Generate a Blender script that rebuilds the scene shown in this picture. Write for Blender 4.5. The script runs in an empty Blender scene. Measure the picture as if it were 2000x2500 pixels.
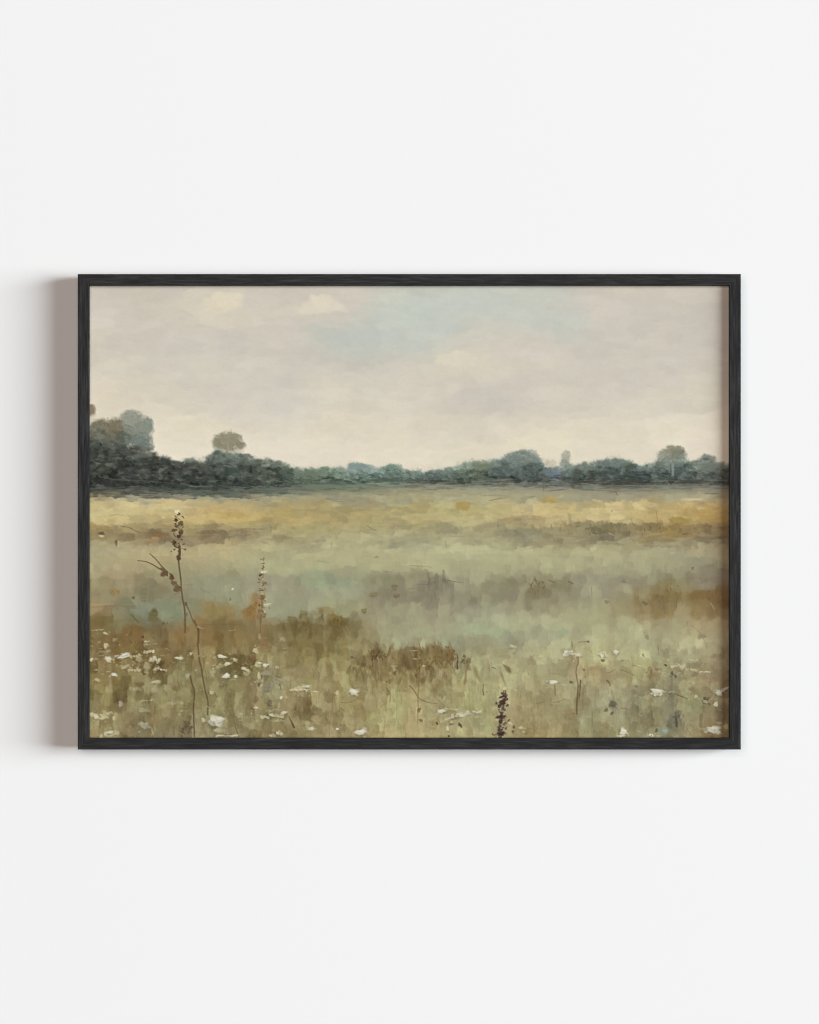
"""A black-framed meadow painting hung on a plain white wall, lit softly from the right."""
import bpy, bmesh
from mathutils import Vector, Matrix
# ---------------------------------------------------------------------------
# THE PAINTING.  Every stroke is laid by the code below into a colour map and
# a paint-thickness map; both become one dense relief mesh (colour attribute +
# real impasto), so light and shade on it come from the lamps only.
# Working units: millimetre-like "sheet units" (u), x to the right, y down,
# the sheet spans X0..X1, Y0..Y1.
# ---------------------------------------------------------------------------
import numpy as np, math

X0, X1, Y0, Y1 = 214.0, 1786.0, 691.0, 1806.0
RES = 0.72
PW, PH = int((X1 - X0) * RES), int((Y1 - Y0) * RES)
rng = np.random.default_rng(11)


def upsample(g, h, w):
    """smooth resize of a small random grid (cubic-eased bilinear)"""
    gh, gw = g.shape[:2]
    yy = np.linspace(0, gh - 1.0001, h); xx = np.linspace(0, gw - 1.0001, w)
    yi = yy.astype(int); xi = xx.astype(int)
    fy = (yy - yi); fx = (xx - xi)
    fy = fy * fy * (3 - 2 * fy); fx = fx * fx * (3 - 2 * fx)
    if g.ndim == 3:
        fy = fy[:, None, None]; fx = fx[None, :, None]
    else:
        fy = fy[:, None]; fx = fx[None, :]
    a = g[yi][:, xi]; b = g[yi][:, xi + 1]; c = g[yi + 1][:, xi]; d = g[yi + 1][:, xi + 1]
    return (a * (1 - fx) + b * fx) * (1 - fy) + (c * (1 - fx) + d * fx) * fy


def noise(sx, sy, h=PH, w=PW, oct=1):
    """value noise in -1..1, feature size sx by sy pixels"""
    out = np.zeros((h, w)); amp = 1.0; tot = 0
    for o in range(oct):
        gh = max(2, int(h / sy) + 2); gw = max(2, int(w / sx) + 2)
        out += amp * upsample(rng.uniform(-1, 1, (gh, gw)), h, w)
        tot += amp; amp *= .55; sx = max(1.2, sx / 2); sy = max(1.2, sy / 2)
    return out / tot


def smooth(a, b, x):
    t = np.clip((x - a) / (b - a), 0, 1)
    return t * t * (3 - 2 * t)


def blur(a, r):
    """separable box blur, twice"""
    r = int(max(1, r))
    for _ in range(2):
        for ax in (0, 1):
            p = np.pad(a, [(r + 1, r) if i == ax else (0, 0) for i in range(a.ndim)], mode='edge')
            c = np.cumsum(p, axis=ax)
            n = a.shape[ax]
            hi = np.take(c, np.arange(2 * r + 1, 2 * r + 1 + n), axis=ax)
            lo = np.take(c, np.arange(0, n), axis=ax)
            a = (hi - lo) / (2 * r + 1)
    return a


def knife(a, r):
    """flatten paint into blocky touches: every point takes the calmest of the neighbouring square patches"""
    g = a.mean(-1)
    n = 2 * r + 1

    def box(q):
        pd = np.pad(q, [(r + 1, r), (r + 1, r)] + [(0, 0)] * (q.ndim - 2), mode='edge')
        c = pd.cumsum(0).cumsum(1)
        return (c[n:, n:] - c[:-n, n:] - c[n:, :-n] + c[:-n, :-n]) / (n * n)
    m = box(a); mg = box(g); v = np.maximum(box(g * g) - mg * mg, 0)
    best = None
    for dy, dx in [(-r, -r), (-r, r), (r, -r), (r, r), (0, 0), (0, -r), (0, r)]:
        ys = np.clip(np.arange(a.shape[0]) + dy, 0, a.shape[0] - 1); xs = np.clip(np.arange(a.shape[1]) + dx, 0, a.shape[1] - 1)
        vv = v[ys][:, xs] + (.6 if (dy, dx) == (0, 0) else 0)
        mm = m[ys][:, xs]
        if best is None:
            best, out = vv.copy(), mm.copy()
        else:
            k = vv < best
            best[k] = vv[k]; out[k] = mm[k]
    return out


YY, XX = np.mgrid[0:PH, 0:PW]
XX = XX / RES + X0; YY = YY / RES + Y0

COLS = np.linspace(216, 1784, 11)
SKY_Y = [691, 760, 830, 900, 970, 1040, 1110, 1230]
SKY = [
 [(203,195,183),(200,192,180),(206,198,184),(202,194,182),(206,197,185),(195,196,185),(197,200,190),(199,199,189),(204,195,183),(203,195,184),(203,195,184)],
 [(212,203,190),(204,196,184),(211,202,186),(206,198,186),(205,198,186),(194,198,189),(196,199,190),(197,198,189),(205,197,186),(202,194,183),(203,195,184)],
 [(210,202,188),(205,197,186),(203,196,186),(206,198,186),(194,195,186),(193,197,189),(203,197,186),(205,197,186),(202,195,184),(203,195,184),(204,196,185)],
 [(212,204,188),(210,202,190),(208,201,189),(206,199,188),(206,199,187),(208,200,187),(210,202,187),(208,200,187),(204,196,185),(203,195,184),(206,198,186)],
 [(218,207,188),(213,205,188),(212,204,191),(208,201,190),(211,203,189),(209,201,188),(203,195,184),(205,197,186),(206,198,187),(208,200,187),(212,203,187)],
 [(214,204,186),(222,212,193),(221,211,192),(214,206,192),(218,208,190),(218,208,190),(213,205,188),(218,208,190),(218,208,190),(220,210,192),(222,211,194)],
 [(222,211,192),(225,215,197),(225,215,197),(225,215,197),(224,214,196),(223,213,194),(221,211,192),(221,211,191),(221,211,192),(222,212,193),(223,212,195)],
 [(222,212,194),(224,214,196),(225,215,197),(225,215,197),(224,214,196),(224,214,195),(221,211,192),(221,211,191),(221,211,192),(222,212,193),(223,212,195)],
]
FIELD_Y = [1170, 1195, 1215, 1240, 1265, 1290, 1315, 1345, 1385, 1420, 1455, 1490, 1525, 1560, 1600, 1650, 1700, 1750, 1806]
FIELD = [
 [(92,96,84),(88,92,82),(98,104,92),(104,116,96),(112,126,100),(140,140,112),(150,146,120),(150,146,120),(132,128,106),(132,128,106),(135,128,108)],
 [(100,100,90),(95,98,88),(105,110,98),(112,120,102),(122,130,104),(150,146,118),(160,154,126),(158,152,125),(142,136,112),(142,136,112),(150,140,118)],
 [(165,152,115),(166,158,130),(158,152,127),(166,159,129),(160,153,125),(168,160,130),(170,163,132),(165,158,128),(158,150,125),(158,150,124),(166,152,120)],
 [(203,184,136),(208,185,138),(202,174,118),(178,158,106),(176,159,105),(178,164,111),(180,168,118),(200,178,128),(182,162,108),(176,150,96),(196,158,98)],
 [(201,180,130),(192,170,118),(196,167,104),(186,159,98),(180,161,109),(178,164,113),(178,164,116),(192,172,125),(201,179,131),(190,162,104),(192,150,84)],
 [(174,150,97),(162,144,100),(160,144,100),(166,156,109),(172,158,111),(165,155,113),(162,152,113),(160,150,112),(152,140,102),(160,134,78),(160,130,86)],
 [(152,136,95),(142,124,86),(147,130,92),(160,147,109),(170,160,121),(170,162,126),(162,154,121),(155,146,111),(137,126,94),(147,127,84),(140,120,86)],
 [(178,164,129),(180,162,122),(182,167,127),(176,167,127),(178,168,131),(176,170,133),(178,172,135),(176,168,131),(172,164,128),(167,158,124),(172,158,124)],
 [(176,162,126),(168,153,116),(164,155,121),(168,164,129),(174,168,131),(176,170,133),(172,166,132),(168,162,129),(165,156,123),(160,154,122),(160,150,122)],
 [(160,147,109),(147,134,102),(150,147,119),(155,148,123),(147,150,124),(148,140,116),(162,156,129),(150,142,111),(148,140,119),(142,134,107),(142,126,103)],
 [(148,135,99),(139,129,98),(148,145,117),(154,148,123),(158,152,126),(140,132,106),(138,130,108),(132,123,93),(148,141,116),(137,117,77),(142,108,70)],
 [(158,131,90),(128,131,107),(141,131,92),(152,150,126),(154,148,116),(158,150,121),(153,147,123),(156,148,119),(152,144,109),(147,124,80),(154,118,78)],
 [(128,108,66),(125,120,90),(141,119,76),(140,121,83),(132,118,78),(162,154,125),(166,160,133),(168,162,131),(168,160,126),(162,150,114),(172,150,112)],
 [(121,96,56),(128,99,60),(139,107,64),(138,122,79),(129,113,70),(162,156,129),(157,158,131),(160,155,129),(172,164,126),(170,160,126),(174,158,124)],
 [(141,111,69),(121,93,54),(141,117,72),(142,126,83),(140,124,77),(131,113,78),(162,154,116),(168,158,123),(168,158,119),(160,150,117),(164,144,113)],
 [(139,117,72),(136,119,79),(138,128,87),(136,119,80),(146,130,85),(141,123,78),(160,150,109),(168,158,121),(160,143,103),(150,139,104),(150,128,95)],
 [(141,125,81),(139,125,81),(142,130,85),(140,124,85),(152,134,91),(151,135,91),(162,150,109),(155,140,99),(152,140,109),(141,131,100),(142,122,86)],
 [(146,129,86),(129,113,77),(140,128,89),(138,124,85),(150,132,89),(165,148,105),(160,148,109),(155,138,96),(145,136,102),(132,124,95),(136,114,76)],
 [(156,136,93),(127,110,78),(140,126,91),(140,122,81),(160,140,99),(166,146,102),(165,150,109),(158,138,93),(139,127,87),(132,122,88),(140,114,76)],
]


def grid_map(cols, rows, tab, x, y):
    T = np.array(tab, float)
    fx = np.clip(np.interp(x, cols, np.arange(len(cols))), 0, len(cols) - 1.001)
    fy = np.clip(np.interp(y, rows, np.arange(len(rows))), 0, len(rows) - 1.001)
    xi = fx.astype(int); yi = fy.astype(int)
    tx = (fx - xi)[..., None]; ty = (fy - yi)[..., None]
    tx = tx * tx * (3 - 2 * tx); ty = ty * ty * (3 - 2 * ty)
    return (T[yi, xi] * (1 - tx) + T[yi, xi + 1] * tx) * (1 - ty) + (T[yi + 1, xi] * (1 - tx) + T[yi + 1, xi + 1] * tx) * ty


# ---- underpainting -------------------------------------------------------
wx = noise(90, 50, oct=3) * 42; wy = noise(120, 40, oct=3) * 24
sky = grid_map(COLS, SKY_Y, SKY, XX + wx, YY + wy)
wx2 = noise(40, 60, oct=3) * 34
wy2 = noise(60, 30, oct=3) * 14 + noise(16, 40, oct=2) * (4 + 13 * smooth(1380, 1600, YY))
field = grid_map(COLS, FIELD_Y, FIELD, XX + wx2, YY + wy2 * smooth(1175, 1260, YY))
img = sky.copy()
hgt = np.zeros((PH, PW))


class Stroke:
    pass


def dab(cx, cy, L, Wd, ang, col, alpha=1.0, edge=.35, streak=.25, jag=.12, lift=.4, power=2.4, var=6.0, soft=False):
    """one loaded-brush dab, centre / length / width in sheet units, angle in degrees"""
    a = math.radians(ang); ca, sa = math.cos(a), math.sin(a)
    hx = abs(L * ca) / 2 + abs(Wd * sa) / 2 + 3; hy = abs(L * sa) / 2 + abs(Wd * ca) / 2 + 3
    i0 = int((cx - hx - X0) * RES); i1 = int((cx + hx - X0) * RES) + 2
    j0 = int((cy - hy - Y0) * RES); j1 = int((cy + hy - Y0) * RES) + 2
    i0 = max(0, i0); j0 = max(0, j0); i1 = min(PW, i1); j1 = min(PH, j1)
    if i1 - i0 < 1 or j1 - j0 < 1:
        return
    X = XX[j0:j1, i0:i1] - cx; Y = YY[j0:j1, i0:i1] - cy
    u = (X * ca + Y * sa) / (L / 2); v = (-X * sa + Y * ca) / (Wd / 2)
    p1, p2, p3 = rng.uniform(0, 6.28, 3)
    th = np.arctan2(v, u)
    wob = 1 + jag * (np.sin(2 * th + p1) * .6 + np.sin(3 * th + p2) * .5 + np.sin(6 * th + p3) * .28)
    r = (np.abs(u) ** power + np.abs(v) ** power) ** (1 / power) / wob
    m = 1 - smooth(1 - edge, 1.0 + .02, r)
    nb = max(3, int(Wd * RES / 1.6))
    bris = np.interp(v, np.linspace(-1.1, 1.1, nb), rng.uniform(-1, 1, nb))
    # dry-brush break-up towards the end of the dab
    fade = 1 - streak * smooth(-.2, 1.1, u) * (.5 + .5 * bris)
    A = np.clip(m * fade * alpha, 0, 1)
    c = np.array(col, float) + (bris * var)[..., None]
    img[j0:j1, i0:i1] = img[j0:j1, i0:i1] * (1 - A[..., None]) + c * A[..., None]
    if lift:
        rim = np.exp(-((r - .82) / .16) ** 2) * .7 + .55
        hgt[j0:j1, i0:i1] = hgt[j0:j1, i0:i1] * (1 - A * .6) + A * lift * (rim + .35 * bris)


def line(pts, w0, w1, col, alpha=1.0, lift=.3, var=3, wob=.0):
    """a drawn line through points, tapering from w0 to w1"""
    P = np.array(pts, float)
    seg = np.hypot(*np.diff(P, axis=0).T)
    t = np.concatenate([[0], np.cumsum(seg)])
    n = max(4, int(t[-1] / 1.2))
    s = np.linspace(0, t[-1], n)
    # smoothed polyline
    px = np.interp(s, t, P[:, 0]); py = np.interp(s, t, P[:, 1])
    k = max(1, int(6)); ker = np.ones(2 * k + 1) / (2 * k + 1)
    px = np.convolve(np.pad(px, k, mode='reflect', reflect_type='odd'), ker, 'valid')
    py = np.convolve(np.pad(py, k, mode='reflect', reflect_type='odd'), ker, 'valid')
    if wob:
        px += np.interp(s, np.linspace(0, t[-1], max(3, int(t[-1] / 12))), rng.normal(0, wob, max(3, int(t[-1] / 12))))
    x_lo, x_hi = px.min() - 6, px.max() + 6; y_lo, y_hi = py.min() - 6, py.max() + 6
    i0 = max(0, int((x_lo - X0) * RES)); i1 = min(PW, int((x_hi - X0) * RES) + 2)
    j0 = max(0, int((y_lo - Y0) * RES)); j1 = min(PH, int((y_hi - Y0) * RES) + 2)
    if i1 <= i0 or j1 <= j0:
        return
    cov = np.zeros((j1 - j0, i1 - i0))
    for q in range(n):
        w = (w0 + (w1 - w0) * q / (n - 1)) / 2 * rng.uniform(.85, 1.15)
        a0 = max(i0, int((px[q] - w - 2 - X0) * RES)); a1 = min(i1, int((px[q] + w + 2 - X0) * RES) + 2)
        b0 = max(j0, int((py[q] - w - 2 - Y0) * RES)); b1 = min(j1, int((py[q] + w + 2 - Y0) * RES) + 2)
        if a1 <= a0 or b1 <= b0:
            continue
        d = np.hypot(XX[b0:b1, a0:a1] - px[q], YY[b0:b1, a0:a1] - py[q])
        c = np.clip((w + .7 - d) / 1.4, 0, 1)
        sl = cov[b0 - j0:b1 - j0, a0 - i0:a1 - i0]
        np.maximum(sl, c, out=sl)
    A = cov * alpha
    c = np.array(col, float) + rng.normal(0, var, 3)
    img[j0:j1, i0:i1] = img[j0:j1, i0:i1] * (1 - A[..., None]) + c * A[..., None]
    hgt[j0:j1, i0:i1] += A * lift


def smudge(cx, cy, rx, ry, col, alpha=.6, n=1.0, e0=.45, e1=1.15):
    """a soft scumbled patch with a ragged border"""
    i0 = max(0, int((cx - rx * 1.6 - X0) * RES)); i1 = min(PW, int((cx + rx * 1.6 - X0) * RES) + 2)
    j0 = max(0, int((cy - ry * 1.6 - Y0) * RES)); j1 = min(PH, int((cy + ry * 1.6 - Y0) * RES) + 2)
    if i1 - i0 < 2 or j1 - j0 < 2:
        return
    h, w = j1 - j0, i1 - i0
    r = np.hypot((XX[j0:j1, i0:i1] - cx) / rx, (YY[j0:j1, i0:i1] - cy) / ry)
    r = r + n * .35 * noise(max(4, rx * RES * .5), max(4, ry * RES * .5), h, w, oct=3)
    A = (1 - smooth(e0, e1, r)) * alpha
    c = np.array(col, float) + (noise(5, 5, h, w, oct=2) * 7)[..., None]
    img[j0:j1, i0:i1] = img[j0:j1, i0:i1] * (1 - A[..., None]) + c * A[..., None]


def pick(arr, x, y):
    i = min(PW - 1, max(0, int((x - X0) * RES))); j = min(PH - 1, max(0, int((y - Y0) * RES)))
    return arr[j, i]


mot = np.tanh(2.2 * noise(46, 16, oct=4)) * 2.6 + np.tanh(2 * noise(120, 60, oct=3)) * 2.2
sky = sky + mot[..., None] * np.array([1, 1, .9]) + np.array([.4, .8, -.2]) + (smooth(980, 1080, YY) * 2.0)[..., None]
img = sky.copy()
# ---- sky strokes ---------------------------------------------------------
for q in range(1700):
    x = rng.uniform(X0, X1); y = rng.uniform(Y0, 1180)
    L = rng.uniform(24, 95); W = rng.uniform(7, 26)
    c = pick(sky, x + rng.normal(0, 26), y + rng.normal(0, 13)) + rng.normal(0, 1.3) + rng.normal(0, .6, 3)
    dab(x, y, L, W, rng.normal(-3, 11), c, alpha=rng.uniform(.3, .75), edge=rng.choice([.3, .6]), streak=.6, jag=.16, lift=.3, var=1.6)
def blotch(sx, sy, th, delta, alpha, region, w=.07, oct=4):
    """irregular crisp-edged islands of lighter / darker paint inside a region mask"""
    global img
    n = noise(sx, sy, oct=oct)
    A = smooth(th, th + w, n) * alpha * region
    img = img + A[..., None] * np.array(delta, float)
    hgt[:] = hgt + A * .12


sky_m = 1 - smooth(1120, 1180, YY)
for (sx, sy, th, d, a) in [(70, 24, .14, (5, 4.5, 3), .9), (60, 20, .16, (-5, -4.5, -4), .8), (34, 12, .2, (4, 4, 3), .8), (34, 12, .22, (-4, -4, -3), .8), (16, 6, .24, (4, 4, 3), .7), (110, 40, .12, (3, 2.5, 0), .9)]:
    blotch(sx, sy, th, d, a * .62, sky_m, w=.12)
smudge(545, 735, 56, 26, (224, 214, 190), .75, 1.5, .6, 1.05); smudge(1112, 876, 56, 26, (221, 213, 190), .75, 1.5, .6, 1.05); smudge(1160, 884, 50, 16, (215, 207, 189), .5, 1.5, .6, 1.0); smudge(250, 778, 36, 20, (215, 206, 194), .5, 1.5, .6, 1.0)
# cloud lights and greys
WARM = (222, 211, 189)
for (cx, cy, rx, ry, c, a) in [
    (545, 735, 52, 24, WARM, .75), (575, 722, 28, 12, (221,211,190), .6), (515, 755, 36, 20, (220,209,187), .6), (640, 735, 50, 18, (212,204,190), .5),
    (250, 770, 45, 22, (213,204,192), .6), (1115, 876, 50, 24, (217,209,189), .8), (1150, 890, 45, 18, (215,207,188), .7), (1085, 905, 60, 22, (212,205,187), .5),
    (1290, 868, 95, 17, (212,204,192), .55), (1240, 840, 30, 30, (209,201,189), .4), (1170, 965, 75, 32, (201,193,183), .6), (1240, 985, 60, 24, (203,195,184), .5),
    (860, 830, 90, 30, (190,194,186), .5), (800, 850, 50, 26, (195,196,186), .4), (1130, 745, 110, 40, (196,200,191), .5), (1390, 790, 60, 45, (194,197,188), .5),
    (1080, 800, 70, 18, (193,198,190), .5), (1700, 950, 50, 26, (214,207,188), .6), (1430, 730, 40, 14, (211,203,192), .6), (770, 860, 60, 14, (200,193,182), .5), (330, 925, 60, 25, (212,203,184), .5),
    (560, 1010, 60, 20, (211,204,193), .5), (1080, 1040, 90, 20, (214,206,187), .5), (660, 995, 60, 26, (207,200,190), .5)]:
    smudge(cx, cy, rx, ry, c, a, 1.2)
smudge(772, 750, 66, 24, (217,208,190), .6, 1.0); smudge(742, 758, 50, 16, (214,205,188), .6, 1.2)
# the sharp-edged cumulus
for (cx, cy, L, W, a, c) in [(728, 763, 50, 18, -14, (214,205,189)), (748, 752, 52, 30, -30, (218,208,190)), (788, 737, 70, 44, 10, (224,214,193)), (772, 728, 34, 26, 0, (221,211,190)), (796, 724, 36, 22, 0, (220,210,189)), (828, 748, 50, 24, 24, (219,209,191)),
                             (800, 755, 110, 18, -3, (218,209,192)), (868, 748, 40, 26, 0, (208,199,188)), (770, 768, 120, 7, -4, (203,195,182)), (848, 757, 26, 12, 30, (217,208,193))]:
    dab(cx, cy, L, W, a, c, alpha=.8, edge=.5, streak=.4, jag=.2, lift=.3, var=2)
for q in range(260):        # fine dry ridges, lighter and darker hair lines in the paint
    x = rng.uniform(X0, X1); y = rng.uniform(Y0 + 20, 1150)
    d = rng.choice([-9, -6, 6, 9]); L = rng.uniform(10, 55); s = rng.normal(-.05, .07)
    line([(x, y), (x + L * .5, y + s * L * .5 + rng.normal(0, 1)), (x + L, y + s * L)], .8, .5, pick(img, x, y) + d, alpha=rng.uniform(.25, .7), lift=.25, var=1)
for (p, d) in [([(440, 955), (470, 957), (500, 955)], 12), ([(450, 953), (480, 954), (496, 957)], -22), ([(275, 925), (300, 924), (318, 922)], -20), ([(1025, 712), (1040, 716), (1055, 725)], -24),
               ([(1240, 948), (1262, 952), (1282, 958)], -20), ([(1300, 895), (1320, 890), (1345, 888)], -16), ([(840, 742), (850, 741), (862, 744)], 10), ([(568, 1020), (573, 1021), (580, 1023)], 16),
               ([(1190, 1090), (1220, 1084), (1255, 1078)], 14), ([(1200, 1083), (1225, 1080), (1245, 1074)], -10), ([(1395, 1020), (1415, 1020), (1438, 1018)], -10), ([(1588, 1098), (1620, 1097), (1655, 1098)], -14)]:
    line(p, 1.6, .8, pick(img, *p[1]) + d, alpha=.8, lift=.4, var=1)

near_ = smooth(1330, 1640, YY); low_ = smooth(1520, 1620, YY)
m1 = np.tanh(2.4 * noise(24, 34, oct=4)); m2 = np.tanh(2.2 * noise(58, 44, oct=3))
amp = 3.2 + 5.5 * near_ + 6.0 * low_
field = field + (m1 * amp)[..., None] * np.where(m1[..., None] > 0, np.array([.86, .95, .74]), np.array([.8, .95, 1.05]))
field = field + (m2 * (2.5 + 4 * near_))[..., None] * np.array([.8, 1, .95]) + (low_ * 5)[..., None] * np.array([.9, 1.05, .9]) + near_[..., None] * np.array([-1.5, .8, .8])
# ---- field strokes -------------------------------------------------------
fm = smooth(1168, 1176, YY)[..., None]
img = img * (1 - fm) + field * fm
for q in range(3400):
    x = rng.uniform(X0, X1); y = 1188 + (Y1 - 1185) * rng.uniform(0, 1)
    near = (y - 1188) / (Y1 - 1188)
    if near < .27 or rng.random() < .3:
        L = rng.uniform(20, 70) * (1 if near < .3 else .6); W = rng.uniform(5, 13); ang = rng.normal(-2, 9)
    else:
        L = rng.uniform(14, 50); W = rng.uniform(8, 26); ang = 90 + rng.normal(0, 16)
    j = 4.5 + 5.5 * near
    c = pick(field, x + rng.normal(0, 8 + 5 * near), y + rng.normal(0, 4 + 5 * near)) + rng.normal(0, j) * np.array([1, .96, .85]) + rng.normal(0, 2.2, 3)
    dab(x, y, L, W, ang, c, alpha=rng.uniform(.22, .72), edge=rng.choice([.25, .6, .8]), streak=.7, jag=.2, lift=.3, var=3 + 2 * near)
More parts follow.
